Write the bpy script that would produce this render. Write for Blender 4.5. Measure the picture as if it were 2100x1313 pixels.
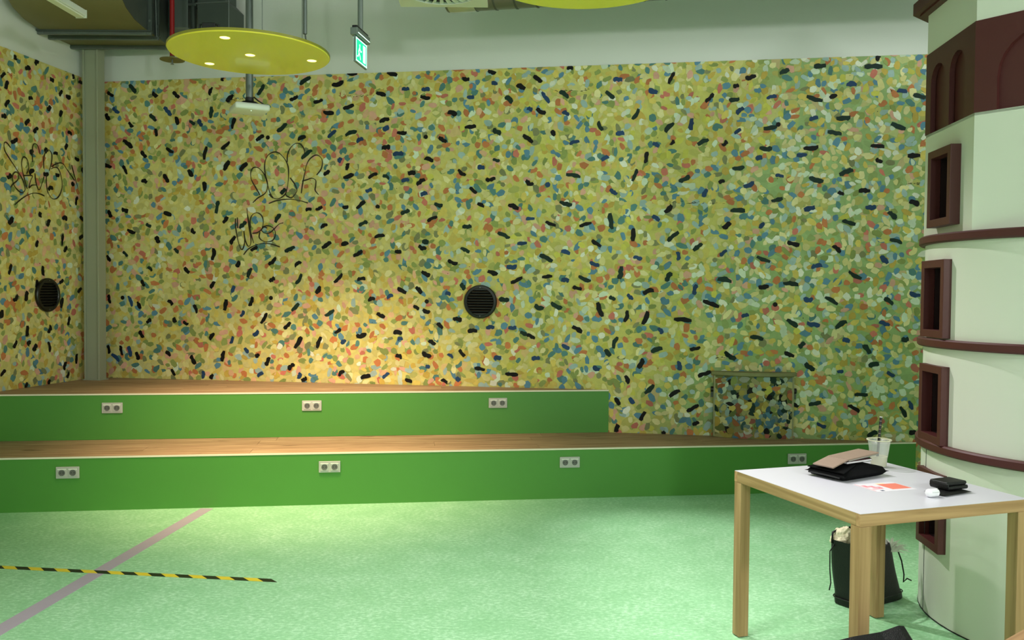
import bpy, bmesh, math, random
import numpy as np
from mathutils import Vector, Matrix, noise

for o in list(bpy.data.objects):
    bpy.data.objects.remove(o, do_unlink=True)
scene = bpy.context.scene
COL = scene.collection
PI = math.pi
# tunable light levels and base colours
ENERGY_A = 150
ENERGY_B = 31
ENERGY_C = 105
ENERGY_D = 330
FLOOR_A = (140, 202, 146)
FLOOR_B = (162, 220, 168)
FLOOR_C = (198, 242, 202)
RISER = (76, 141, 52)
YELLOW = (252, 230, 74)
MAROON = (78, 30, 28)
ENERGY_N = 46
ENERGY_K = 440
ENERGY_T = 65

# ------------------------------------------------------------------ camera
F_PX, PITCH, ROLL, CAM_H = 1758.46, 0.0292, 0.0077, 1.517
cam_data = bpy.data.cameras.new('camera')
cam = bpy.data.objects.new('camera', cam_data)
COL.objects.link(cam)
fw = Vector((0, math.cos(PITCH), -math.sin(PITCH)))
r0 = Vector((1, 0, 0)); u0 = Vector((0, math.sin(PITCH), math.cos(PITCH)))
rt = r0 * math.cos(ROLL) + u0 * math.sin(ROLL)
up = u0 * math.cos(ROLL) - r0 * math.sin(ROLL)
M = Matrix((rt, up, -fw)).transposed().to_4x4()
M.translation = Vector((0, 0, CAM_H))
cam.matrix_world = M
cam_data.sensor_fit = 'HORIZONTAL'
cam_data.sensor_width = 36.0
cam_data.lens = F_PX * 36.0 / 2100.0
cam_data.clip_start = 0.05
scene.camera = cam

# ------------------------------------------------------------------ world, lights, exposure
w = bpy.data.worlds.new('room_air'); scene.world = w
w.use_nodes = True
w.node_tree.nodes['Background'].inputs[0].default_value = (0.6, 0.68, 0.62, 1)
w.node_tree.nodes['Background'].inputs[1].default_value = 0.05
vs = scene.view_settings
vs.view_transform = 'Standard'; vs.look = 'None'; vs.gamma = 1.0
vs.use_curve_mapping = False
vs.exposure = 0.0

def area_light(name, loc, size, energy, color, rot=(0, 0, 0), sy=None):
    d = bpy.data.lights.new(name, 'AREA')
    d.energy = energy; d.color = color; d.size = size
    if sy: d.shape = 'RECTANGLE'; d.size_y = sy
    else: d.shape = 'DISK'
    o = bpy.data.objects.new(name, d); COL.objects.link(o)
    o.location = loc; o.rotation_euler = rot
    return o
def spot_light(name, loc, energy, color, size=140, blend=0.9, soft=0.03, rot=(0, 0, 0)):
    d = bpy.data.lights.new(name, 'SPOT')
    d.energy = energy; d.color = color; d.spot_size = math.radians(size); d.spot_blend = blend
    d.shadow_soft_size = soft
    o = bpy.data.objects.new(name, d); COL.objects.link(o)
    o.location = loc; o.rotation_euler = rot
    return o

WARM = (1.0, 0.73, 0.48); NEUT = (1.0, 0.97, 0.96); COOL = (0.96, 1.0, 0.97)
# pendant discs: their downlights (z is just under the disc)
LAMP_Z = 2.95
DISC_A = (-1.59, 5.21); DISC_B = (0.318, 3.868)
DOWN = [(0.0, 0.0), (-0.035, -0.35), (-0.315, 0.2), (0.345, 0.115)]
for k, (dx, dy) in enumerate(DOWN):
    spot_light('downlight_beam_warm', (DISC_A[0]+dx, DISC_A[1]+dy, LAMP_Z-0.02), ENERGY_A, WARM, 74, 1.0, rot=(math.radians(27), 0, 0))
for k, (dx, dy) in enumerate(DOWN):
    spot_light('downlight_beam_white', (DISC_B[0]+dx, DISC_B[1]+dy, LAMP_Z-0.02), ENERGY_B, NEUT, 106, 0.8)
# added beams nearer the viewer to brighten the floor; no pendant hangs here
for k, (dx, dy) in enumerate(DOWN):
    spot_light('added_beam_near', (-0.45+dx, 2.75+dy, LAMP_Z-0.02), ENERGY_N, NEUT, 104, 0.6)
# ceiling track spotlight above the steps, aimed at the table
kd = Vector((1.0, 3.8, 0.0))-Vector((-0.3, 5.9, 4.25))
spot_light('track_spot_beam', (-0.3, 5.9, 4.25), ENERGY_K, NEUT, 58, 0.5, 0.05, rot=kd.to_track_quat('-Z', 'Y').to_euler())
# unseen fill lights added behind the viewer for walls and tower front
def fill_light(loc, energy):
    d = bpy.data.lights.new('added_fill_light', 'POINT'); d.energy = energy; d.color = COOL; d.shadow_soft_size = 0.2
    o = bpy.data.objects.new('added_fill_light', d); COL.objects.link(o); o.location = loc
fill_light((2.6, 3.85, 3.75), ENERGY_T)      # added light above the tower, brightens the upper wall
fill_light((-3.0, -1.8, 3.1), ENERGY_C*0.9)
fill_light((0.6, -2.6, 3.1), ENERGY_C)
fill_light((3.4, -1.2, 3.1), ENERGY_D)

# ------------------------------------------------------------------ materials
def lin(c):
    return tuple(((x/255.0)/12.92 if x/255.0 <= 0.04045 else ((x/255.0+0.055)/1.055)**2.4) for x in c)
MATS = {}
def mat(name, rgb, rough=0.5, metal=0.0, spec=0.5, bump=0.0, bscale=60.0, var=0.0, vscale=8.0, coat=0.0):
    """plain principled surface with a little procedural colour variation and relief"""
    if name in MATS: return MATS[name]
    m = bpy.data.materials.new(name); m.use_nodes = True
    nt = m.node_tree; b = nt.nodes['Principled BSDF']
    c = lin(rgb)
    b.inputs['Base Color'].default_value = (*c, 1)
    b.inputs['Roughness'].default_value = rough
    b.inputs['Metallic'].default_value = metal
    b.inputs['Specular IOR Level'].default_value = spec
    b.inputs['Coat Weight'].default_value = coat
    tc = nt.nodes.new('ShaderNodeTexCoord')
    if var > 0:
        n = nt.nodes.new('ShaderNodeTexNoise'); n.inputs['Scale'].default_value = vscale; n.inputs['Detail'].default_value = 4
        nt.links.new(tc.outputs['Object'], n.inputs['Vector'])
        r = nt.nodes.new('ShaderNodeMixRGB')
        r.inputs[1].default_value = (*[x*(1-var) for x in c], 1); r.inputs[2].default_value = (*[min(1, x*(1+var)) for x in c], 1)
        nt.links.new(n.outputs['Fac'], r.inputs[0]); nt.links.new(r.outputs[0], b.inputs['Base Color'])
    if bump > 0:
        n2 = nt.nodes.new('ShaderNodeTexNoise'); n2.inputs['Scale'].default_value = bscale; n2.inputs['Detail'].default_value = 3
        nt.links.new(tc.outputs['Object'], n2.inputs['Vector'])
        bp = nt.nodes.new('ShaderNodeBump'); bp.inputs['Strength'].default_value = bump; bp.inputs['Distance'].default_value = 0.01
        nt.links.new(n2.outputs['Fac'], bp.inputs['Height']); nt.links.new(bp.outputs[0], b.inputs['Normal'])
    MATS[name] = m
    return m

def emit_mat(name, rgb, strength):
    m = bpy.data.materials.new(name); m.use_nodes = True
    b = m.node_tree.nodes['Principled BSDF']
    b.inputs['Base Color'].default_value = (*lin(rgb), 1)
    b.inputs['Emission Color'].default_value = (*lin(rgb), 1)
    b.inputs['Emission Strength'].default_value = strength
    MATS[name] = m
    return m

def wood_mat(name, dark, light, axis=0, scale=3.0, knots=0.0, rough=0.45, rand=True):
    """long grain along local axis"""
    m = bpy.data.materials.new(name); m.use_nodes = True
    nt = m.node_tree; b = nt.nodes['Principled BSDF']; b.inputs['Roughness'].default_value = rough; b.inputs['Specular IOR Level'].default_value = 0.3
    tc = nt.nodes.new('ShaderNodeTexCoord'); mp = nt.nodes.new('ShaderNodeMapping')
    sc = [22.0, 22.0, 22.0]; sc[axis] = 0.9
    mp.inputs['Scale'].default_value = sc
    oi = nt.nodes.new('ShaderNodeObjectInfo')
    mul = nt.nodes.new('ShaderNodeVectorMath'); mul.operation = 'SCALE'
    comb = nt.nodes.new('ShaderNodeCombineXYZ')
    for i in range(3): nt.links.new(oi.outputs['Random'], comb.inputs[i])
    nt.links.new(comb.outputs[0], mul.inputs[0]); mul.inputs['Scale'].default_value = 9.0 if rand else 0.0
    add = nt.nodes.new('ShaderNodeVectorMath'); add.operation = 'ADD'
    nt.links.new(tc.outputs['Object'], add.inputs[0]); nt.links.new(mul.outputs[0], add.inputs[1])
    nt.links.new(add.outputs[0], mp.inputs['Vector'])
    n = nt.nodes.new('ShaderNodeTexNoise'); n.inputs['Scale'].default_value = scale; n.inputs['Detail'].default_value = 6; n.inputs['Distortion'].default_value = 0.8
    nt.links.new(mp.outputs[0], n.inputs['Vector'])
    cr = nt.nodes.new('ShaderNodeValToRGB')
    cr.color_ramp.elements[0].position = 0.32; cr.color_ramp.elements[1].position = 0.68
    cr.color_ramp.elements[0].color = (*lin(dark), 1); cr.color_ramp.elements[1].color = (*lin(light), 1)
    nt.links.new(n.outputs['Fac'], cr.inputs[0])
    hs = nt.nodes.new('ShaderNodeHueSaturation')
    mr = nt.nodes.new('ShaderNodeMapRange'); mr.inputs['To Min'].default_value = 0.88 if rand else 1; mr.inputs['To Max'].default_value = 1.1 if rand else 1
    nt.links.new(oi.outputs['Random'], mr.inputs['Value']); nt.links.new(mr.outputs[0], hs.inputs['Value'])
    nt.links.new(cr.outputs[0], hs.inputs['Color'])
    out = hs.outputs[0]
    if knots > 0:
        v = nt.nodes.new('ShaderNodeTexNoise'); v.inputs['Scale'].default_value = 1.3; v.inputs['Detail'].default_value = 5
        mp2 = nt.nodes.new('ShaderNodeMapping'); s2 = [9.0, 9.0, 9.0]; s2[axis] = 2.2; mp2.inputs['Scale'].default_value = s2
        nt.links.new(add.outputs[0], mp2.inputs['Vector']); nt.links.new(mp2.outputs[0], v.inputs['Vector'])
        k = nt.nodes.new('ShaderNodeValToRGB'); k.color_ramp.elements[0].position = 0.66; k.color_ramp.elements[1].position = 0.74
        k.color_ramp.elements[0].color = (0, 0, 0, 1); k.color_ramp.elements[1].color = (knots, knots, knots, 1)
        nt.links.new(v.outputs['Fac'], k.inputs[0])
        mx = nt.nodes.new('ShaderNodeMixRGB'); mx.inputs[2].default_value = (*lin((70, 42, 22)), 1)
        nt.links.new(k.outputs[0], mx.inputs[0]); nt.links.new(out, mx.inputs[1]); out = mx.outputs[0]
    nt.links.new(out, b.inputs['Base Color'])
    bp = nt.nodes.new('ShaderNodeBump'); bp.inputs['Strength'].default_value = 0.08; bp.inputs['Distance'].default_value = 0.004
    nt.links.new(n.outputs['Fac'], bp.inputs['Height']); nt.links.new(bp.outputs[0], b.inputs['Normal'])
    MATS[name] = m
    return m

def floor_mat():
    m = bpy.data.materials.new('green_linoleum'); m.use_nodes = True
    nt = m.node_tree; b = nt.nodes['Principled BSDF']; b.inputs['Roughness'].default_value = 0.42
    b.inputs['Specular IOR Level'].default_value = 0.45
    tc = nt.nodes.new('ShaderNodeTexCoord')
    mp = nt.nodes.new('ShaderNodeMapping'); mp.inputs['Scale'].default_value = (38, 62, 1); mp.inputs['Rotation'].default_value = (0, 0, 0.14)
    nt.links.new(tc.outputs['Object'], mp.inputs['Vector'])
    n1 = nt.nodes.new('ShaderNodeTexNoise'); n1.inputs['Scale'].default_value = 1.0; n1.inputs['Detail'].default_value = 7; n1.inputs['Roughness'].default_value = 0.72
    nt.links.new(mp.outputs[0], n1.inputs['Vector'])
    n2 = nt.nodes.new('ShaderNodeTexNoise'); n2.inputs['Scale'].default_value = 5.0; n2.inputs['Detail'].default_value = 3
    nt.links.new(tc.outputs['Object'], n2.inputs['Vector'])
    ad = nt.nodes.new('ShaderNodeMath'); ad.operation = 'MULTIPLY_ADD'; ad.inputs[1].default_value = 0.22
    nt.links.new(n2.outputs['Fac'], ad.inputs[0]); nt.links.new(n1.outputs['Fac'], ad.inputs[2])
    cr = nt.nodes.new('ShaderNodeValToRGB')
    e = cr.color_ramp.elements
    e[0].position = 0.42; e[0].color = (*lin(FLOOR_A), 1)
    e[1].position = 0.62; e[1].color = (*lin(FLOOR_B), 1)
    x = e.new(0.74); x.color = (*lin(FLOOR_C), 1)
    nt.links.new(ad.outputs[0], cr.inputs[0]); nt.links.new(cr.outputs[0], b.inputs['Base Color'])
    bp = nt.nodes.new('ShaderNodeBump'); bp.inputs['Strength'].default_value = 0.05; bp.inputs['Distance'].default_value = 0.002
    nt.links.new(n1.outputs['Fac'], bp.inputs['Height']); nt.links.new(bp.outputs[0], b.inputs['Normal'])
    return m

def mural_mat():
    """colour comes from the paint itself (one colour per dab)"""
    m = bpy.data.materials.new('mural_paint'); m.use_nodes = True
    nt = m.node_tree; b = nt.nodes['Principled BSDF']; b.inputs['Roughness'].default_value = 0.6
    b.inputs['Specular IOR Level'].default_value = 0.25
    a = nt.nodes.new('ShaderNodeVertexColor'); a.layer_name = 'paint'
    tc = nt.nodes.new('ShaderNodeTexCoord')
    n = nt.nodes.new('ShaderNodeTexNoise'); n.inputs['Scale'].default_value = 30; n.inputs['Detail'].default_value = 5
    nt.links.new(tc.outputs['Object'], n.inputs['Vector'])
    mr = nt.nodes.new('ShaderNodeMapRange'); mr.inputs['To Min'].default_value = 0.86; mr.inputs['To Max'].default_value = 1.12
    nt.links.new(n.outputs['Fac'], mr.inputs['Value'])
    mx = nt.nodes.new('ShaderNodeVectorMath'); mx.operation = 'SCALE'
    nt.links.new(a.outputs['Color'], mx.inputs[0]); nt.links.new(mr.outputs[0], mx.inputs['Scale'])
    nt.links.new(mx.outputs[0], b.inputs['Base Color'])
    bp = nt.nodes.new('ShaderNodeBump'); bp.inputs['Strength'].default_value = 0.15; bp.inputs['Distance'].default_value = 0.004
    nt.links.new(n.outputs['Fac'], bp.inputs['Height']); nt.links.new(bp.outputs[0], b.inputs['Normal'])
    return m

def plastic_clear():
    m = bpy.data.materials.new('clear_plastic'); m.use_nodes = True
    nt = m.node_tree; nt.nodes.remove(nt.nodes['Principled BSDF'])
    out = nt.nodes['Material Output']
    t = nt.nodes.new('ShaderNodeBsdfTransparent'); t.inputs[0].default_value = (0.96, 0.97, 0.96, 1)
    g = nt.nodes.new('ShaderNodeBsdfGlossy'); g.inputs['Roughness'].default_value = 0.2
    d = nt.nodes.new('ShaderNodeBsdfDiffuse'); d.inputs[0].default_value = (0.86, 0.88, 0.82, 1)
    m1 = nt.nodes.new('ShaderNodeMixShader'); m1.inputs[0].default_value = 0.22
    m2 = nt.nodes.new('ShaderNodeMixShader')
    fr = nt.nodes.new('ShaderNodeValue'); fr.outputs[0].default_value = 0.07
    nt.links.new(t.outputs[0], m1.inputs[1]); nt.links.new(d.outputs[0], m1.inputs[2])
    nt.links.new(fr.outputs[0], m2.inputs[0]); nt.links.new(m1.outputs[0], m2.inputs[1]); nt.links.new(g.outputs[0], m2.inputs[2])
    nt.links.new(m2.outputs[0], out.inputs['Surface'])
    return m

M_WHITE = mat('white_wall_paint', (224, 226, 220), 0.7, bump=0.06, bscale=90, var=0.02, vscale=2)
M_CEIL = mat('grey_ceiling_paint', (110, 112, 108), 0.8, bump=0.1, var=0.05)
M_FLOOR = floor_mat()
M_MURAL = mural_mat()
M_RISER = mat('green_riser_paint', RISER, 0.42, var=0.04, vscale=1.5, bump=0.02)
M_TRIM = mat('pale_edge_strip', (235, 228, 205), 0.35, var=0.02)
M_PLANK = wood_mat('oak_deck', (146, 114, 84), (202, 172, 136), axis=0, scale=2.2, knots=0.75, rough=0.6)
M_BEECH = wood_mat('beech_frame_x', (156, 118, 80), (194, 154, 112), axis=0, scale=1.6)
M_BEECHY = wood_mat('beech_frame_y', (146, 116, 76), (186, 152, 108), axis=1, scale=1.6)
M_BEECHZ = wood_mat('beech_frame_z', (154, 120, 80), (192, 156, 112), axis=2, scale=1.6)
M_TOP = mat('white_laminate', (214, 213, 222), 0.3, var=0.01)
M_STEEL = mat('galvanised_steel', (120, 128, 124), 0.42, 0.75, var=0.12, vscale=6, bump=0.03)
M_STEELD = mat('dull_grey_steel', (84, 92, 88), 0.5, 0.5, var=0.12, vscale=6)
M_COLUMN = mat('grey_steel_paint', (160, 164, 142), 0.45, 0.1, var=0.05, vscale=3)
M_OLIVE = mat('olive_duct_plate', (128, 122, 84), 0.5, 0.35, var=0.12, vscale=5)
M_RED = mat('red_pipe_paint', (150, 16, 20), 0.4, var=0.05)
M_BLACK = mat('matt_black_plastic', (14, 15, 15), 0.45, var=0.1)
M_VENT = mat('black_vent_plastic', (15, 16, 13), 0.32, var=0.15, vscale=20)
M_LEATHER = mat('black_leather', (8, 9, 9), 0.48, spec=0.35, bump=0.25, bscale=220, var=0.15)
M_FELT = mat('black_felt', (11, 12, 13), 0.95, spec=0.1, bump=0.3, bscale=400, var=0.2, vscale=30)
M_GREYCL = mat('grey_cloth', (96, 98, 100), 0.95, spec=0.1, bump=0.4, bscale=500, var=0.2, vscale=60)
M_YELLOW = mat('yellow_lacquer', YELLOW, 0.22, var=0.02, vscale=2, coat=0.3)
M_YEDGE = mat('yellow_lacquer_edge', (150, 142, 40), 0.4, var=0.03)
M_LED = emit_mat('lit_downlight', (255, 246, 150), 2.6)
M_PLASTICW = mat('white_plastic', (226, 228, 218), 0.35, var=0.02)
M_SOCKET = mat('pale_socket_plastic', (182, 184, 176), 0.3, var=0.02)
M_SOCKETD = mat('grey_socket_well', (96, 98, 94), 0.4, var=0.04)
M_TOWER = mat('tower_white_paint', (220, 222, 208), 0.45, var=0.02, vscale=1.5, bump=0.02)
M_MAROON = mat('maroon_paint', MAROON, 0.5, var=0.08, vscale=6, bump=0.03)
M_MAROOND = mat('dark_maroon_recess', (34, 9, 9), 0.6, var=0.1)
M_TAUPE = mat('taupe_cover', (150, 128, 112), 0.6, var=0.08, vscale=30)
M_BURG = mat('burgundy_cover', (62, 16, 20), 0.5, var=0.1)
M_CLEAR = plastic_clear()
M_MILK = mat('milky_drink', (222, 216, 170), 0.3, var=0.03)
M_FLUFF = mat('cream_fluff', (240, 230, 200), 0.95, spec=0.1, bump=0.5, bscale=120, var=0.06, vscale=40)
M_PAPER = mat('paper_white', (226, 222, 228), 0.6, var=0.01)
M_CORAL = mat('print_coral', (230, 126, 106), 0.6, var=0.02)
M_PINK = mat('print_pink', (226, 140, 150), 0.6, var=0.02)
M_GTAPE = mat('grey_violet_tape', (184, 172, 186), 0.5, var=0.05, vscale=15)
M_HY = mat('hazard_yellow', (244, 218, 60), 0.4, var=0.03)
M_HK = mat('hazard_black', (14, 20, 14), 0.4, var=0.1)
M_BROWN = mat('brown_seat_board', (74, 46, 30), 0.6, var=0.12, vscale=12)
M_SIGN = emit_mat('sign_green_glow', (20, 215, 160), 0.9)
M_SIGNW = emit_mat('sign_white_glow', (225, 255, 245), 1.1)
M_SIGNG = mat('sign_grey', (120, 128, 122), 0.4, 0.3, var=0.04)
M_SCRAWL = mat('scrawl_paint', (46, 36, 14), 0.5, var=0.3, vscale=12)
M_DRUMLID = mat('mossy_lid_paint', (134, 132, 88), 0.6, var=0.3, vscale=14, bump=0.2, bscale=40)

# ------------------------------------------------------------------ mesh helpers
class MB:
    def __init__(self): self.v = []; self.f = []; self.mi = []
    def add(self, vs, fs, mi=0):
        b = len(self.v); self.v += [tuple(x) for x in vs]; self.f += [[b+i for i in f] for f in fs]; self.mi += [mi]*len(fs)
        return self
    def box(self, c, s, mi=0, rz=0.0):
        x, y, z = s[0]/2, s[1]/2, s[2]/2
        vs = [(-x,-y,-z),(x,-y,-z),(x,y,-z),(-x,y,-z),(-x,-y,z),(x,-y,z),(x,y,z),(-x,y,z)]
        cr, sr = math.cos(rz), math.sin(rz)
        vs = [(c[0]+a*cr-b_*sr, c[1]+a*sr+b_*cr, c[2]+d) for a, b_, d in vs]
        return self.add(vs, [(0,3,2,1),(4,5,6,7),(0,1,5,4),(1,2,6,5),(2,3,7,6),(3,0,4,7)], mi)
    def prism(self, poly, z0, z1, mi=0):
        n = len(poly)
        vs = [(p[0], p[1], z0) for p in poly] + [(p[0], p[1], z1) for p in poly]
        fs = [tuple(range(n-1, -1, -1)), tuple(range(n, 2*n))] + [(i, (i+1) % n, n+(i+1) % n, n+i) for i in range(n)]
        return self.add(vs, fs, mi)
    def extrude(self, pts, off, mi=0):
        """closed 3-D polygon pushed along off"""
        n = len(pts); o = Vector(off)
        vs = [tuple(p) for p in pts] + [tuple(Vector(p)+o) for p in pts]
        fs = [tuple(range(n)), tuple(range(2*n-1, n-1, -1))] + [((i+1) % n, i, n+i, n+(i+1) % n) for i in range(n)]
        return self.add(vs, fs, mi)
    def lathe(self, prof, c=(0, 0, 0), seg=32, mi=0, closed=False):
        n = len(prof); vs = []; fs = []
        for i in range(seg):
            a = 2*PI*i/seg
            for r, z in prof: vs.append((c[0]+r*math.cos(a), c[1]+r*math.sin(a), c[2]+z))
        for i in range(seg):
            j = (i+1) % seg
            for k in range(n-1 if not closed else n):
                k2 = (k+1) % n
                fs.append((i*n+k, j*n+k, j*n+k2, i*n+k2))
        return self.add(vs, fs, mi)
    def cyl(self, a, b, r, seg=16, mi=0, r2=None):
        a = Vector(a); b = Vector(b); d = (b-a).normalized()
        t = d.orthogonal().normalized(); u = d.cross(t); r2 = r if r2 is None else r2
        vs = []
        for i in range(seg):
            an = 2*PI*i/seg; q = t*math.cos(an)+u*math.sin(an)
            vs.append(a+q*r); vs.append(b+q*r2)
        fs = [(2*i, 2*((i+1) % seg), 2*((i+1) % seg)+1, 2*i+1) for i in range(seg)]
        fs += [tuple(2*i for i in range(seg-1, -1, -1)), tuple(2*i+1 for i in range(seg))]
        return self.add(vs, fs, mi)
    def tube(self, pts, r, seg=8, mi=0, flat=1.0):
        pts = [Vector(p) for p in pts]; n = len(pts); vs = []; fs = []
        prev = None
        for i, p in enumerate(pts):
            d = (pts[min(i+1, n-1)]-pts[max(i-1, 0)]).normalized()
            t = d.orthogonal().normalized() if prev is None else (prev-d*prev.dot(d)).normalized()
            prev = t; u = d.cross(t)
            for k in range(seg):
                a = 2*PI*k/seg; vs.append(p+t*math.cos(a)*r+u*math.sin(a)*r*flat)
        for i in range(n-1):
            for k in range(seg):
                fs.append((i*seg+k, i*seg+(k+1) % seg, (i+1)*seg+(k+1) % seg, (i+1)*seg+k))
        fs += [tuple(range(seg-1, -1, -1)), tuple((n-1)*seg+k for k in range(seg))]
        return self.add(vs, fs, mi)
    def build(self, name, mats, parent=None, smooth=False, bevel=0.0, seg=2, sub=0, autos=None):
        me = bpy.data.meshes.new(name)
        me.from_pydata(self.v, [], self.f)
        ms = mats if isinstance(mats, (list, tuple)) else [mats]
        for m in ms: me.materials.append(m)
        me.polygons.foreach_set('material_index', self.mi)
        bm = bmesh.new(); bm.from_mesh(me)
        bmesh.ops.recalc_face_normals(bm, faces=bm.faces)
        if bevel > 0:
            bmesh.ops.bevel(bm, geom=[e for e in bm.edges if len(e.link_faces) == 2 and e.calc_face_angle(0) > 0.5], offset=bevel, segments=seg, profile=0.5, affect='EDGES')
        bm.to_mesh(me); bm.free()
        if smooth:
            me.polygons.foreach_set('use_smooth', [True]*len(me.polygons))
            if autos is not None:
                try: me.set_sharp_from_angle(angle=autos)
                except Exception: pass
        me.update()
        o = bpy.data.objects.new(name, me); COL.objects.link(o)
        if parent: o.parent = parent
        if sub:
            md = o.modifiers.new('sub', 'SUBSURF'); md.levels = sub; md.render_levels = sub
        return o
A30 = math.radians(35)
def tag(o, label=None, cat=None, group=None, kind=None):
    if label: o['label'] = label
    if cat: o['category'] = cat
    if group: o['group'] = group
    if kind: o['kind'] = kind
    return o
def empty(name, loc=(0, 0, 0), rz=0.0, label=None, cat=None, group=None):
    o = bpy.data.objects.new(name, None); COL.objects.link(o)
    o.location = loc; o.rotation_euler = (0, 0, rz); o.empty_display_size = 0.05
    return tag(o, label, cat, group)
def copy_tree(o, parent=None):
    c = o.copy(); COL.objects.link(c); c.parent = parent
    for ch in list(o.children): copy_tree(ch, c)
    return c

# ------------------------------------------------------------------ room geometry
AW, BW = 7.2661, -0.1563              # back wall  y = AW + BW*x
CL = -5.0524                          # left wall  x = CL - BW*y
A1, B1 = 6.305, 0.1397                # lower riser y = A1 + B1*x
A2, B2 = 7.013, 0.1397                # upper riser
H1, H2, H3 = 0.3766, 0.7327, 3.4234   # step heights, top of the mural
CEIL = 4.6
NB = math.hypot(1, BW)
CY = (AW + BW*CL)/(1+BW*BW); CX = CL - BW*CY
CORNER = Vector((CX, CY, 0))
EB = Vector((1, BW, 0))/NB            # along the back wall (to the right)
EL = Vector((BW, -1, 0))/NB           # along the left wall (towards the viewer)
NBK = Vector((BW, -1, 0))/NB          # back wall normal into the room
NLF = Vector((1, BW, 0))/NB           # left wall normal into the room
def wb(u, v, d=0.0): return CORNER + EB*u + NBK*d + Vector((0, 0, v))
def wl(u, v, d=0.0): return CORNER + EL*u + NLF*d + Vector((0, 0, v))

RX, FY = 5.4, -4.0
def wall_y(x): return AW+BW*x
fl = MB(); fl.prism([(-5.8, FY-.2), (RX+.2, FY-.2), (RX+.2, 8.2), (-5.8, 8.2)], -0.2, 0.0)
tag(fl.build('floor', M_FLOOR), kind='structure')
ce = MB(); ce.prism([(-5.8, FY-.2), (RX+.2, FY-.2), (RX+.2, 8.2), (-5.8, 8.2)], CEIL, CEIL+.2)
tag(ce.build('ceiling', M_CEIL), kind='structure')
def slab(name, p0, p1, nrm, z0, z1, m):
    b = MB(); p0 = Vector(p0); p1 = Vector(p1); t = Vector(nrm)*-0.2
    b.extrude([p0+Vector((0,0,z0)), p1+Vector((0,0,z0)), p1+Vector((0,0,z1)), p0+Vector((0,0,z1))], t)
    return tag(b.build(name, m), kind='structure')
bk_end = Vector((RX, wall_y(RX), 0))
WALL_B = slab('wall_back', CORNER, bk_end, NBK, 0, CEIL, M_WHITE)
lf_end = Vector((CL-BW*FY, FY, 0))
WALL_L = slab('wall_left', CORNER, lf_end, NLF, 0, CEIL, M_WHITE)
slab('wall_right', bk_end, (RX, FY, 0), (-1, 0, 0), 0, CEIL, M_WHITE)
slab('wall_front', (RX, FY, 0), lf_end, (0, 1, 0), 0, CEIL, M_WHITE)

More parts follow.
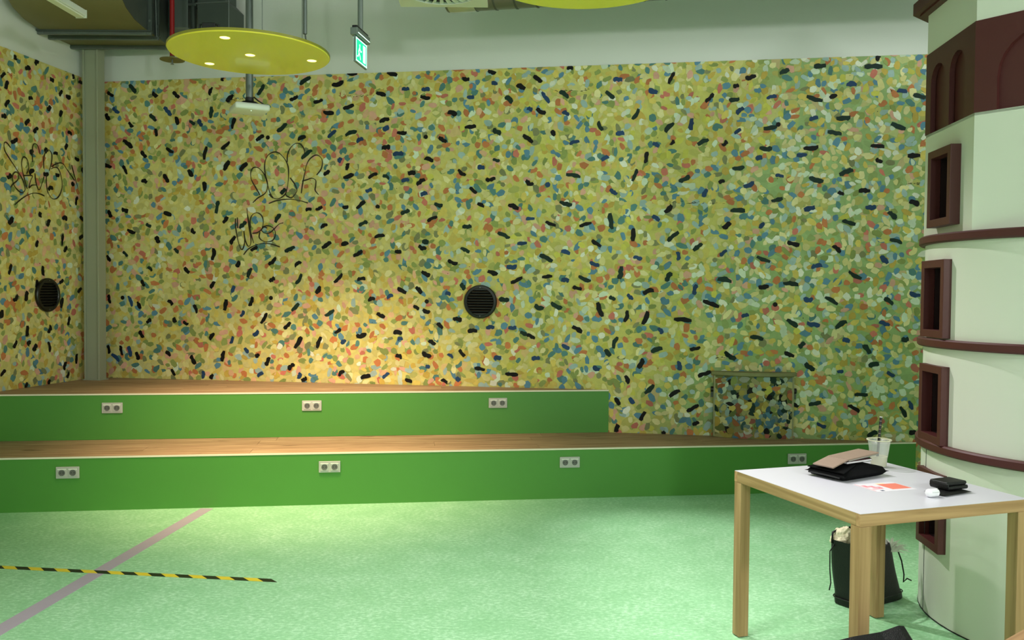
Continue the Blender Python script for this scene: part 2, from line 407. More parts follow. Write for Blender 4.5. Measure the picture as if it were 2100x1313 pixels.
# ------------------------------------------------------------------ mural: every paint dab is a flat polygon of paint on the wall
DASH_B = "171 3311 71 -34 k,389 3351 103 -53 g,607 3295 64 -39 k,812 3286 81 -44 k,1147 3307 76 68 k,1327 3240 88 42 k,1616 3306 108 53 g,1923 3228 83 27 k,2030 3372 120 32 g,1258 3412 43 79 k,139 3104 69 -58 k,373 3032 64 -43 k,588 3088 86 -48 g,817 3055 77 -74 k,965 3037 64 -34 g,1147 3123 103 84 g,1360 3020 97 74 k,1039 3028 73 -59 n,729 3139 103 -48 n,1815 2970 115 37 g,1610 2885 84 32 k,1997 2874 83 23 k,1682 2887 40 -1 d,615 2955 72 -79 k,338 2856 117 -38 k,494 2760 75 -48 k,751 2794 82 -29 k,1093 2760 120 79 k,1284 2825 101 37 k,1291 2646 99 58 k,1454 2635 94 48 k,134 2664 97 -19 k,310 2625 90 -63 k,499 2517 60 -19 k,712 2542 90 -58 k,949 2586 73 -53 k,1078 2464 87 -85 k,1203 2280 115 79 g,158 2229 74 -63 k,308 2261 66 -19 k,1282 2165 72 53 k,1775 2178 87 58 g,725 2223 83 -19 k,369 2070 89 -23 k,973 2068 56 -53 k,1824 2414 66 43 g,2042 2733 120 38 g,2059 2251 56 9 k,539 2122 59 -33 g,1447 2120 90 43 g,225 3163 83 -38 n,2325 3341 110 13 k,2812 3407 93 -16 k,2456 3422 89 -2 k,2715 3238 94 -16 k,3460 3346 64 -11 k,3684 3395 69 -21 k,3931 3262 84 -26 k,3106 3201 87 -11 k,2933 3273 70 3 n,3111 3266 75 3 n,3706 3300 53 -11 n,3501 3189 64 -2 n,3828 3161 79 -40 g,2146 3191 89 13 k,2423 3138 104 18 k,2242 3093 101 -6 k,2743 3014 92 18 k,3343 3057 86 -16 k,3503 2939 101 4 k,3730 2893 79 -30 g,2901 2904 87 -1 k,2446 2907 110 18 g,2273 2907 97 38 n,3261 2836 81 -30 k,3113 2863 39 -1 d,2760 2778 77 4 k,2527 2845 65 23 n,3141 2668 81 -15 k,2870 2718 92 4 n,3976 2847 52 -21 k,3727 2656 63 -20 g,2415 2620 64 74 k,2229 2567 66 33 k,2424 2538 99 14 k,2646 2537 92 28 k,2988 2561 70 4 k,3431 2557 80 -40 k,3072 2476 90 34 k,3678 2497 89 9 k,3528 2403 80 -35 k,2936 2494 70 9 n,3595 2594 64 -11 n,2536 2288 97 39 k,2397 2273 56 0 k,2690 2273 32 75 k,3229 2284 75 -15 g,2937 2221 86 19 g,3597 2278 64 -30 k,3876 2261 95 -20 k,3176 2164 96 24 k,2156 2261 66 28 k,2558 2125 88 24 g,2202 2106 67 24 k,3476 2094 80 0 g,2761 2525 66 -30 g,2344 2679 48 53 n,2759 2943 64 28 n,3099 2376 65 14 n,2607 2416 66 14 n,4072 3327 89 -36 k,4343 3406 51 -2 k,4739 3301 76 -7 n,5172 3299 102 65 k,4294 3190 94 -40 g,4675 3176 92 -41 g,4140 3169 114 -55 n,4103 3056 89 -31 k,5025 3199 76 -26 n,5478 3129 91 45 k,4888 3013 99 60 g,4602 2924 82 -65 g,5162 2896 102 45 g,5339 2919 94 86 n,4764 2855 70 4 n,4387 2790 86 14 n,5184 2776 44 61 k,5434 2774 97 25 g,5604 2760 53 51 k,5055 2757 61 -31 n,4974 2655 95 81 k,4641 2651 70 24 n,4884 2513 105 71 g,4377 2516 123 -11 g,4012 2461 73 -30 k,4162 2444 41 40 n,5585 2451 48 20 k,5454 2359 74 66 n,4318 2287 108 -15 g,5161 2236 84 46 k,4714 2377 71 -35 n,4009 2825 73 -45 k,4205 2872 52 -50 k,5286 2480 98 25 g,4311 3032 62 -26 n,4007 3071 52 -21 n,5803 3287 85 14 k,5687 3220 48 9 k,6062 3323 80 19 g,6334 3358 93 3 g,6738 3339 133 -2 g,6773 3403 42 72 k,6576 3201 79 -2 n,6957 3137 78 -7 n,7089 3100 101 -12 g,5674 3112 82 4 g,5966 3121 80 9 n,6297 3101 128 -17 g,6442 3113 60 25 k,5723 3019 72 45 n,5960 2879 104 9 g,6022 2902 40 -1 d,5706 2853 62 35 n,6295 2944 70 14 n,6521 2942 107 4 g,6456 2824 108 -12 g,6935 2869 116 -22 g,5926 2713 101 -6 g,6277 2711 117 7 k,6782 2713 106 -6 k,6210 2656 80 4 n,7053 2636 91 -1 k,6796 2603 56 -27 k,5875 2638 57 20 n,5716 2561 96 7 g,6550 2512 106 20 g,6038 2492 67 -9 n,6322 2457 119 -16 g,5802 2424 86 20 n,6690 2362 83 -1 k,6511 2345 52 -21 k,6022 2301 90 15 g,7065 2262 79 -26 k,6740 2235 83 0 n,6274 2228 85 15 n,5716 2215 116 0 g,628 1990 68 -58 k,1352 1984 83 58 k,143 1824 68 -58 k,308 1863 64 -43 g,807 1891 57 -43 g,1161 1861 104 84 k,1551 1913 74 24 k,1884 1906 102 24 g,1723 1802 95 43 k,1400 1774 61 58 k,1963 1773 73 34 k,549 1728 57 -48 g,910 1716 68 -53 k,1510 1695 93 69 g,482 1600 67 -63 k,1160 1585 73 58 k,1718 1639 62 39 k,1969 1643 104 59 g,1351 1553 66 74 n,150 1453 84 -79 k,279 1465 44 0 d,354 1432 101 -69 n,442 1396 73 -63 k,747 1424 63 -38 k,989 1368 83 -69 k,1277 1409 99 79 k,1521 1442 89 64 k,1710 1474 41 0 d,1937 1397 95 44 g,1643 1293 111 59 k,789 1266 50 -69 k,899 1243 58 -28 k,534 1259 58 48 k,1440 1332 67 59 n,1861 1234 84 44 k,465 1135 73 -58 k,1151 1123 73 58 k,1567 1159 68 49 n,1337 1096 67 69 n,1964 1084 122 59 k,135 992 79 -79 k,263 983 90 -79 k,424 936 73 -69 k,725 964 62 -48 k,345 974 101 -79 n,969 913 94 -63 k,1258 949 94 79 k,1680 910 83 64 k,1478 1005 55 -58 n,1579 965 46 20 k,1901 866 79 44 k,775 795 67 -63 k,1146 764 51 59 k,1064 777 67 84 n,1608 792 69 39 n,1975 791 60 69 n,2021 760 57 20 k,204 915 104 -42 n,2226 1941 100 29 k,2392 1950 67 14 k,2706 2018 93 9 k,3794 2022 116 -25 g,3114 1966 60 0 g,3088 1919 76 -19 k,2871 1882 60 -5 k,2509 1869 93 29 k,3462 1896 85 -24 g,3952 1952 84 5 n,3355 1796 91 -19 k,3865 1758 89 5 n,3702 1704 90 -19 k,3119 1695 86 -24 k,2331 1653 104 49 k,2543 1643 78 10 k,3907 1644 110 25 k,2148 1548 76 59 k,2907 1550 87 -29 k,3057 1551 75 -44 k,2634 1468 66 15 k,2800 1493 65 30 n,3801 1480 90 -4 g,3128 1456 43 1 d,3035 1405 59 -24 k,3126 1374 70 -24 k,2253 1349 100 34 g,3398 1306 80 -9 k,2718 1330 82 -24 k,3245 1247 64 -39 k,3530 1205 85 1 k,2327 1192 67 34 k,2544 1157 95 15 k,2870 1183 82 -4 k,3684 1237 74 6 n,3874 1241 68 1 n,3969 1194 63 -19 g,2379 1098 55 39 n,2156 1087 104 69 k,3176 1103 70 -29 k,3130 997 86 -28 k,3440 1016 74 -49 k,2880 976 60 -14 k,3338 990 58 -34 n,3749 982 63 1 n,3596 882 90 -9 k,3872 842 116 -4 k,2364 821 72 45 k,2584 791 95 16 k,2767 809 72 35 n,2970 771 65 -13 k,3286 770 64 -28 k,3139 896 43 1 n,3404 791 47 -59 n,3442 1585 63 -49 g,2892 1125 49 20 n,3314 1521 48 -19 n,4019 2159 73 0 n,4193 2119 93 -20 k,4484 2109 107 15 k,4697 2135 132 -79 g,4879 2023 106 86 k,5063 2158 71 -35 n,5629 2097 78 36 k,5203 2005 119 41 g,4577 1951 92 -35 k,5402 1921 93 41 g,4320 1876 77 -15 n,5245 1848 75 -79 n,4917 1829 75 -15 n,4157 1830 119 -25 g,5608 1869 68 41 n,4564 1782 87 -20 n,4777 1709 107 81 g,5173 1675 85 61 g,4167 1673 88 5 k,4319 1643 67 -5 n,4483 1659 108 -20 g,5620 1650 112 -10 g,4421 1576 77 -15 k,5387 1573 85 76 n,5008 1551 90 16 k,4714 1498 61 -25 g,4860 1508 61 -40 n,5516 1458 138 -20 k,4102 1417 83 -19 g,4249 1429 103 -29 g,4613 1402 128 -69 k,4829 1348 97 76 k,4983 1337 116 71 k,5291 1325 143 -4 k,4424 1234 97 -29 k,5109 1230 60 -55 n,4033 1168 78 -29 k,4743 1128 102 71 g,4330 1085 72 -29 n,4678 1040 71 -49 g,5081 1070 100 16 g,5393 1091 84 16 k,5654 1047 69 -45 g,4076 985 73 1 n,4950 960 92 66 k,5267 944 71 -75 n,4588 910 61 -29 n,6903 2169 85 -41 g,6576 2112 108 -16 g,5906 2094 58 46 n,6156 1948 100 -16 k,6934 1966 97 -16 g,6488 1901 82 -41 k,5924 1822 111 -20 g,6848 1820 81 -46 n,6337 1763 85 11 n,6632 1696 114 -31 g,6140 1623 119 -5 g,5928 1597 82 6 k,6021 1456 40 1 d,6456 1489 114 -30 g,6888 1488 85 -36 g,6277 1501 71 0 n,7084 1548 83 -15 n,5787 1362 63 16 n,6154 1307 101 -35 g,6321 1301 99 -10 n,6532 1299 99 32 g,6860 1313 84 -20 n,5881 1183 106 -9 g,6574 1177 61 -25 n,7018 1189 55 6 g,6236 1130 58 42 g,6729 1106 87 -55 g,5675 1035 103 -35 g,6137 1056 81 -20 k,6787 985 84 12 g,6299 960 91 -35 g,5265 946 73 -79 n,5470 881 108 22 k,4839 820 74 -64 k,5026 747 105 46 g,5234 713 97 32 k,4764 639 74 -59 k,4884 647 61 -49 n,5380 597 109 32 k,4974 521 87 61 k,5407 471 61 27 k,4760 414 69 76 k,5148 383 36 2 k,6534 924 51 12 n,6915 912 68 -30 n,6696 743 102 1 g,6342 663 98 14 g,6640 629 103 -30 k,7070 668 76 -70 n,7013 613 93 -60 g,6396 490 75 -24 n,6787 428 85 23 g,7089 450 56 12 k,6195 646 47 -30 k"
DASH_L = "992 3376 37 91 k,751 3404 60 133 k,855 3327 65 153 k,1128 3202 65 139 k,1089 3136 73 114 k,568 3302 50 -172 k,296 3402 44 -105 k,194 3369 68 180 k,825 3091 53 174 k,455 3218 66 126 k,1084 2994 77 124 k,360 3209 69 174 k,607 3057 64 142 k,1122 2884 58 168 k,457 3044 67 116 k,861 2889 71 134 k,766 2845 73 135 k,346 2896 62 -169 k,1012 2716 88 146 k,821 2661 52 143 k,643 2696 48 147 k,531 2692 59 171 k,388 2773 60 117 k,254 2690 64 -168 k,136 2804 68 -160 k,166 2597 66 -121 k,820 2494 74 144 k,650 2503 66 169 k,508 2516 50 179 k,1071 2425 57 147 k,595 2386 66 160 k,307 2466 44 -157 k,260 2319 81 105 k,725 2154 45 98 k,419 2155 61 175 k,1057 2075 74 127 k,419 2149 66 -171 k,180 2165 92 -155 k,623 2092 68 117 k,204 2002 64 145 k,452 1963 105 98 k,765 1909 60 117 k,415 1886 62 130 k,1069 1690 88 111 k,694 1690 84 -97 k,146 1730 73 -105 k,769 1578 72 91 k,465 1599 61 150 k,227 1529 67 142 k,894 1478 83 105 k,1014 1462 69 139 k,463 1420 88 105 k,165 1322 57 -112 k,378 1260 79 113 k,890 1192 87 98 k,625 1199 77 119 k,1026 1093 69 130 k,865 1090 51 118 k,803 1055 72 131 k,630 1048 93 -104 k,275 921 89 98 k,156 954 79 -97 k,430 870 77 113 k,1158 874 70 142 k,396 789 54 120 k,631 750 46 120 k,903 748 55 112 k,1166 1337 63 97 k"
GRAF_B = "1609,2381 1568,2450 1532,2510 1521,2561 1528,2604 1555,2627 1596,2620 1637,2581 1664,2534 1680,2474 1673,2423 1645,2389 1586,2356 1541,2315|1691,2389 1704,2380 1718,2363 1767,2347 1812,2362 1848,2396 1866,2463 1875,2539 1873,2615 1857,2666 1821,2718 1776,2754 1731,2757 1686,2733 1659,2686 1652,2619 1664,2534 1682,2465 1704,2397 1731,2354|1862,2666 1866,2734 1893,2792 1938,2829 1982,2824 2014,2786 2021,2748 2009,2698|1889,2531 1929,2479 1952,2428 1942,2395 1902,2357 1857,2374 1848,2396|1992,2394 2005,2478 2023,2562 2040,2638 2071,2692 2125,2725 2169,2707 2187,2661 2174,2602 2134,2552|2000,2500 2045,2512 2089,2524 2125,2506 2125,2460 2121,2418 2152,2380|1691,2308 1767,2333 1875,2344 1974,2331 2054,2309|1377,2178 1378,2109 1395,2007 1417,1929 1440,1902 1460,1946 1463,2006 1457,2066 1468,1989 1495,1933 1518,1946 1522,2006 1504,2109 1491,2203 1486,2267|1395,2186 1399,2092|1491,2212 1513,2092 1536,1998 1550,1959|1536,2045 1586,2053 1623,2083 1639,2134 1632,2185 1604,2219 1568,2226 1532,2203 1515,2152 1521,2092|1677,2091 1645,2100 1623,2074 1650,2048 1695,2048 1740,2082 1785,2125 1826,2137|1627,2100 1677,2112 1722,2099 1749,2065 1749,2018 1722,1980 1668,1970 1622,1985 1600,2015 1609,2057|1454,1856 1495,1904 1559,1938 1631,1956 1713,1950 1794,1925"
GRAF_L = "1055,2651 1093,2682 1118,2682 1126,2653 1113,2613 1069,2565 1005,2504 960,2458 921,2411 901,2361 902,2332 935,2311 975,2323 1014,2352 1036,2396 1032,2444 999,2469 970,2452 980,2408 1033,2368 1059,2337|874,2350 901,2414 923,2478 936,2543 918,2598 885,2598 862,2568 855,2516 880,2470|920,2450 866,2459 812,2462 833,2423 854,2362 819,2386 771,2394|810,2576 809,2688 788,2730 746,2718 719,2654|784,2488 771,2412 736,2357 693,2432 675,2474|677,2542 676,2631 647,2695 611,2707 578,2677 583,2606 613,2532|649,2497 647,2418 629,2350 579,2304 520,2313 474,2359 450,2433 465,2512 502,2568 546,2572 591,2550|583,2571 524,2605 448,2622 395,2584 341,2540 287,2495|325,2625 302,2566 271,2497 239,2423|1016,2205 949,2255 875,2297 800,2323 730,2326 673,2315"
P_ = dict(cream=(218,210,142), pale=(230,222,162), yellow=(220,200,104), mustard=(204,176,84), orange=(200,126,78), peach=(228,184,144), pink=(224,172,148),
          coral=(206,122,104), olive=(146,160,90), gol=(136,140,98), teal=(88,134,130), steel=(96,142,166), ltb=(166,192,188), mint=(214,228,202),
          white=(232,234,214), limey=(208,204,92), k=(13,13,13), g=(24,48,40), n=(38,68,108), d=(22,18,12))
PL = {k: np.array(lin(v)) for k, v in P_.items()}
BASES = [np.array(lin((216,205,126))), np.array(lin((206,201,110))), np.array(lin((158,184,122)))]
def zone(u, v):
    """0 = warm left, 1 = olive middle, 2 = green right (the mural's own colouring)"""
    a = np.clip((u-2.6)/1.5, 0, 1)
    edge = 5.62 + 0.32*(v-2.0) + 0.18*np.sin(v*7.0)
    b = np.clip((u-edge)/0.35+0.5, 0, 1)
    return a, b
def base_col(u, v):
    a, b = zone(u, v)
    c = BASES[0]*(1-a)+BASES[1]*a
    return c*(1-b)+BASES[2]*b
W_WARM = dict(cream=28, pale=10, yellow=9, mustard=11, orange=11, peach=10, pink=8, coral=4, olive=13, gol=7, teal=9, steel=4, ltb=7, mint=3, white=2)
W_MID = dict(cream=20, pale=12, yellow=12, limey=9, mustard=8, orange=9, pink=4, coral=4, olive=9, gol=6, teal=9, steel=10, ltb=8, mint=8, white=4)
W_RIGHT = dict(cream=16, pale=17, yellow=13, limey=2, mustard=8, orange=9, pink=4, coral=4, olive=8, gol=2, teal=3, steel=13, ltb=10, mint=16, white=8)
def norm_w(d):
    ks = list(d); s = np.array([d[k] for k in ks], float); return ks, s/s.sum()
WZ = [norm_w(W_WARM), norm_w(W_MID), norm_w(W_RIGHT)]
def make_mural(name, L, v0, v1, fn, dashes, graf, parent, seed, shift=0.0):
    rng = np.random.default_rng(seed)
    V = []; F = []; C = []
    def put(poly, depth, col):
        b = len(V)
        for (u, v) in poly: V.append((u, v, depth))
        F.append(tuple(range(b, b+len(poly)))); C.append(col)
    # ground coat
    nu = int(L/0.12); nv = int((v1-v0)/0.12)
    us = np.linspace(0, L, nu+1); vv = np.linspace(v0, v1, nv+1)
    for i in range(nu):
        for j in range(nv):
            put([(us[i], vv[j]), (us[i+1], vv[j]), (us[i+1], vv[j+1]), (us[i], vv[j+1])], 0.003, base_col((us[i]+us[i+1])/2+shift, (vv[j]+vv[j+1])/2))
    for layer, (cell, rad, prob, softn) in enumerate(((0.066, 0.041, 0.85, True), (0.056, 0.0285, 0.80, False), (0.074, 0.0265, 0.50, False))):
        gu = int(L/cell)+2; gv = int((v1-v0)/cell)+2
        for i in range(gu):
            for j in range(gv):
                if rng.random() > prob: continue
                u = (i-0.5+(j % 2)*0.5)*cell + rng.uniform(-.42, .42)*cell; v = v0+(j-0.5)*cell + rng.uniform(-.42, .42)*cell
                if u < -.03 or u > L+.03 or v < v0-.03 or v > v1+.03: continue
                a, b = zone(u+shift, v)
                z = 2 if rng.random() < b else (1 if rng.random() < a else 0)
                ks, ps = WZ[z]
                if softn:
                    q = rng.random()
                    if q < .5: col = base_col(u+shift, v)*rng.uniform(.85, 1.15)
                    else:
                        col = PL[['cream', 'yellow', 'mustard', 'olive', 'peach'][rng.integers(5)]]*.55 + base_col(u+shift, v)*.45
                else:
                    col = PL[ks[rng.choice(len(ks), p=ps)]]*rng.uniform(.86, 1.12)
                r = rad*rng.uniform(.72, 1.22); asp = rng.uniform(1.0, 1.75) if rng.random() < .7 else rng.uniform(1.7, 2.3)
                ang = rng.uniform(0, PI)
                n = 8
                th = np.arange(n)*2*PI/n + rng.uniform(-.16, .16, n)
                rr = r*rng.uniform(.76, 1.2, n)
                x = rr*np.cos(th)*math.sqrt(asp); y = rr*np.sin(th)/math.sqrt(asp)
                pu = u + x*math.cos(ang)-y*math.sin(ang); pv = v + x*math.sin(ang)+y*math.cos(ang)
                pu = np.clip(pu, 0, L); pv = np.clip(pv, v0, v1)
                if pu.max()-pu.min() < .006 or pv.max()-pv.min() < .006: continue
                put(list(zip(pu, pv)), 0.0034+0.00018*(layer*9+(i % 3)+3*(j % 3)), col)
    for q, s in enumerate(dashes.split(',')):
        a_, b_, l_, an, kd = s.split(); u, v, ln, an = int(a_)/1000, int(b_)/1000, int(l_)/1000, math.radians(int(an))
        col = PL[kd]*rng.uniform(.8, 1.2)
        if kd == 'd':
            poly = [(u+.019*math.cos(k*PI/6), v+.019*math.sin(k*PI/6)) for k in range(12)]
        else:
            hw = rng.uniform(.0150, .0205); bow = rng.uniform(-.008, .008); n = 6; up_ = []; dn = []
            for k in range(n):
                t = -1+2*k/(n-1); wd = hw*(1.0 if 0 < k < n-1 else .62)
                cx_ = t*ln/2; cy_ = bow*(1-t*t)
                up_.append((cx_+rng.uniform(-.003, .003), cy_+wd*rng.uniform(.66, 1.26))); dn.append((cx_+rng.uniform(-.003, .003), cy_-wd*rng.uniform(.66, 1.26)))
            poly = [(u+x*math.cos(an)-y*math.sin(an), v+x*math.sin(an)+y*math.cos(an)) for x, y in up_+dn[::-1]]
        poly = [(min(max(x, 0), L), min(max(y, v0), v1)) for x, y in poly]
        put(poly, 0.0034+0.00018*(28+q % 4), col)
    # bare specks and scuffs
    for q in range(int(L*26)):
        u = rng.uniform(.02, L-.02); v = rng.uniform(v0+.02, v1-.02); r = rng.uniform(.0015, .0045)
        put([(u+r*math.cos(k*PI/3)*rng.uniform(.6, 1.4), v+r*math.sin(k*PI/3)*rng.uniform(.6, 1.2)) for k in range(6)], 0.0034+.00018*33, PL['d'])
    for su, sv, sl in ((1.0, 3.23, .5), (2.3, 3.23, .35), (4.2, 3.22, .3), (6.95, 2.42, .25), (5.55, 1.02, .2), (5.1, 2.28, .5)):
        if su+sl > L: continue
        for q in range(int(sl*60)):
            u = su+rng.uniform(0, sl); v = sv+rng.normal(0, .006)
            put([(u, v), (u+rng.uniform(.004, .03), v+rng.uniform(-.002, .002)), (u+rng.uniform(.004, .02), v+rng.uniform(.002, .007))], 0.0034+.00018*34, PL['d']*rng.uniform(1, 5))
    vs_ = [tuple(fn(u, v, d)) for u, v, d in V]
    me = bpy.data.meshes.new(name); me.from_pydata(vs_, [], F); me.materials.append(M_MURAL)
    ca = me.color_attributes.new('paint', 'FLOAT_COLOR', 'CORNER')
    arr = np.ones((len(me.loops), 4), np.float32)
    cnt = np.array([len(f) for f in F]); arr[:, :3] = np.repeat(np.array(C, np.float32), cnt, axis=0)
    ca.data.foreach_set('color', arr.ravel())
    # face the room
    nrm = NBK if parent is WALL_B else NLF
    me.update()
    bm = bmesh.new(); bm.from_mesh(me)
    fl_ = [f for f in bm.faces if f.normal.dot(nrm) < 0]
    bmesh.ops.reverse_faces(bm, faces=fl_); bm.to_mesh(me); bm.free()
    o = bpy.data.objects.new(name, me); COL.objects.link(o); o.parent = parent
    tag(o, 'mural of small overlapping multicoloured paint dabs and black dashes', kind='stuff')
    # scrawls: brushed lines of dark paint
    for st in graf.split('|'):
        pts = [tuple(int(c)/1000 for c in p.split(',')) for p in st.split()]
        # catmull-rom
        sm = []
        for i in range(len(pts)-1):
            p0 = pts[max(i-1, 0)]; p1 = pts[i]; p2 = pts[i+1]; p3 = pts[min(i+2, len(pts)-1)]
            for k in range(5):
                t = k/5
                sm.append(tuple(.5*((2*p1[c])+(-p0[c]+p2[c])*t+(2*p0[c]-5*p1[c]+4*p2[c]-p3[c])*t*t+(-p0[c]+3*p1[c]-3*p2[c]+p3[c])*t**3) for c in (0, 1)))
        sm.append(pts[-1])
        mb = MB(); n = len(sm); L_ = []; R_ = []
        for i, p in enumerate(sm):
            q0 = sm[max(i-1, 0)]; q1 = sm[min(i+1, n-1)]; dx, dy = q1[0]-q0[0], q1[1]-q0[1]; dl = math.hypot(dx, dy) or 1
            wd = (.0042+.0016*math.sin(i*.35))
            L_.append((p[0]-dy/dl*wd, p[1]+dx/dl*wd)); R_.append((p[0]+dy/dl*wd, p[1]-dx/dl*wd))
        va = [tuple(fn(u, v, .0102)) for u, v in L_]+[tuple(fn(u, v, .0102)) for u, v in R_]
        va += [tuple(fn(u, v, .0088)) for u, v in L_]+[tuple(fn(u, v, .0088)) for u, v in R_]
        fs = []
        for i in range(n-1):
            fs += [(i, i+1, n+i+1, n+i), (2*n+i, 2*n+i+1, i+1, i), (n+i, n+i+1, 3*n+i+1, 3*n+i)]
        mb.add(va, fs); so = mb.build('scrawl_stroke', M_SCRAWL, parent); 
    return o
make_mural('painted_mural', 8.6, 0.0, H3, wb, DASH_B, GRAF_B, WALL_B, 4)
make_mural('painted_mural', 4.2, 0.0, H3, wl, DASH_L, GRAF_L, WALL_L, 9, shift=-3.0)

# ------------------------------------------------------------------ stepped seating
def clip_poly(poly, n, c):
    """keep n.p <= c"""
    out = []
    for i in range(len(poly)):
        a = poly[i]; b = poly[(i+1) % len(poly)]
        da = n[0]*a[0]+n[1]*a[1]-c; db = n[0]*b[0]+n[1]*b[1]-c
        if da <= 0: out.append(a)
        if (da < 0) != (db < 0):
            t = da/(da-db); out.append((a[0]+(b[0]-a[0])*t, a[1]+(b[1]-a[1])*t))
    return out
def make_step(name, label, a, b, zb, zt, back_d, depth_rows, offs):
    root = empty(name, (0, 0, 0), 0, label, 'seating step')
    nb_ = math.hypot(1, b); e = ((1/nb_), b/nb_); nn = (-b/nb_, 1/nb_)      # along, inward
    o0 = (0, a)
    back_a = None if back_d is None else nn[1]*a+back_d
    xr = (AW-.013-a)/(b-BW); xl = (CL+.012-BW*a)/(1+BW*b)
    s0 = (xl)*nb_; s1 = xr*nb_
    def P(s, d): return (o0[0]+e[0]*s+nn[0]*d, o0[1]+e[1]*s+nn[1]*d)
    def clipped(poly):
        poly = clip_poly(poly, (-BW/NB, 1/NB), (AW-.012)/NB)          # behind back wall
        poly = clip_poly(poly, (-1/NB, -BW/NB), -(CL+.011)/NB)          # beyond left wall
        if back_a is not None: poly = clip_poly(poly, nn, back_a)
        return poly
    r = MB(); poly = clipped([P(s0-.3, 0), P(s1, 0), P(s1, .02), P(s0-.3, .02)])
    r.prism(poly, zb+(.0008 if zb > 0 else 0), zt-.0105); r.build('riser', M_RISER, root)
    t = MB(); poly = clipped([P(s0-.3, -.004), P(s1, -.004), P(s1, .012), P(s0-.3, .012)])
    t.prism(poly, zt-.0105, zt+.0005); t.build('edge_trim', M_TRIM, root)
    # oak planks laid along the front edge
    rw = .182; k = 0; rng = random.Random(int(a*100))
    d = .0125
    while d < depth_rows:
        s = s0-.3-rng.uniform(0, 1.6); ln = 2.1
        while s < s1+.1:
            q = clipped([P(s+.001, d+.001), P(s+ln-.001, d+.001), P(s+ln-.001, d+rw-.001), P(s+.001, d+rw-.001)])
            ar = abs(sum(q[i][0]*q[(i+1) % len(q)][1]-q[(i+1) % len(q)][0]*q[i][1] for i in range(len(q))))/2 if len(q) > 2 else 0
            if ar > .004:
                cx_ = sum(p[0] for p in q)/len(q); cy_ = sum(p[1] for p in q)/len(q)
                an = math.atan2(e[1], e[0]); c_, s_ = math.cos(-an), math.sin(-an)
                ql = [((p[0]-cx_)*c_-(p[1]-cy_)*s_, (p[0]-cx_)*s_+(p[1]-cy_)*c_) for p in q]
                m = MB(); m.prism(ql, -.014, 0)
                po = m.build('plank', M_PLANK, root); po.location = (cx_, cy_, zt+rng.uniform(-.0006, 0)); po.rotation_euler = (0, 0, an)
            s += ln
        d += rw; k += 1
    sb = MB(); poly = clipped([P(s0-.3, .02), P(s1, .02), P(s1, depth_rows), P(s0-.3, depth_rows)])
    sb.prism(poly, zt-.05, zt-.0145); sb.build('deck_board', M_BROWN, root)
    return root
D12 = (A2-A1)/math.hypot(1, B1)
make_step('seating_step', 'long lower green seating step with oak plank top, resting on the floor', A1, B1, 0, H1, D12+.03, D12+.03, 0)
make_step('seating_step', 'shorter upper green seating step with oak top ending halfway along the mural', A2, B2, H1, H2, None, 1.6, 0)

# ------------------------------------------------------------------ double sockets
def make_socket():
    root = empty('double_socket')
    fr = MB(); fr.box((0, -.0055, 0), (.152, .011, .081)); fr.build('frame', M_SOCKET, root, bevel=.003)
    for sx in (-1, 1):
        x = sx*.0355
        ins = MB(); ins.box((x, -.0125, 0), (.056, .005, .056)); io = ins.build('insert', M_SOCKET, root, bevel=.0015)
        # rimmed round dish; darker grey stands in for the shade of a recess
        wl_ = MB(); wl_.lathe([(.0212, .0), (.0212, -.0022), (.0196, -.0024), (.0180, -.0008), (0.0003, -.0006)], (0, 0, 0), 28)
        wl_.v = [(x+a, -.0149+c_, b_) for a, b_, c_ in wl_.v]
        wl_.build('well', M_SOCKETD, io, smooth=True, autos=A30)
        for px in (-1, 1):
            h = MB(); h.cyl((x+px*.0095, -.0162, 0), (x+px*.0095, -.0150, 0), .0032, 10); h.build('pin_hole', M_BLACK, io)
        for pz in (-1, 1):
            c = MB(); c.box((x, -.0165, pz*.0165), (.006, .004, .0035)); c.build('earth_clip', M_STEEL, io)
        fl_ = MB(); fl_.box((x, -.0155, .0245), (.056, .002, .008)); fl_.build('top_lip', M_PLASTICW, io)
    return root
SOCK = [(-3.053, A1, B1, .270, 'double wall socket at the far left end of the lower green step'),
        (-1.301, A1, B1, .2745, 'double wall socket left of centre on the lower green step'),
        (0.438, A1, B1, .273, 'double wall socket right of centre on the lower green step'),
        (2.216, A1, B1, .265, 'double wall socket on the lower step, seen just above the white table'),
        (-3.073, A2, B2, .624, 'double wall socket at the left end of the upper green step'),
        (-1.585, A2, B2, .626, 'double wall socket in the middle of the upper green step'),
        (-0.111, A2, B2, .633, 'double wall socket near the right end of the upper green step')]
s_proto = make_socket()
for i, (x, a, b, z, lb) in enumerate(SOCK):
    o = s_proto if i == 0 else copy_tree(s_proto)
    o.location = (x, a+b*x-.0002, z); o.rotation_euler = (0, 0, math.atan(b))
    tag(o, lb, 'socket', 'double sockets on the green steps')

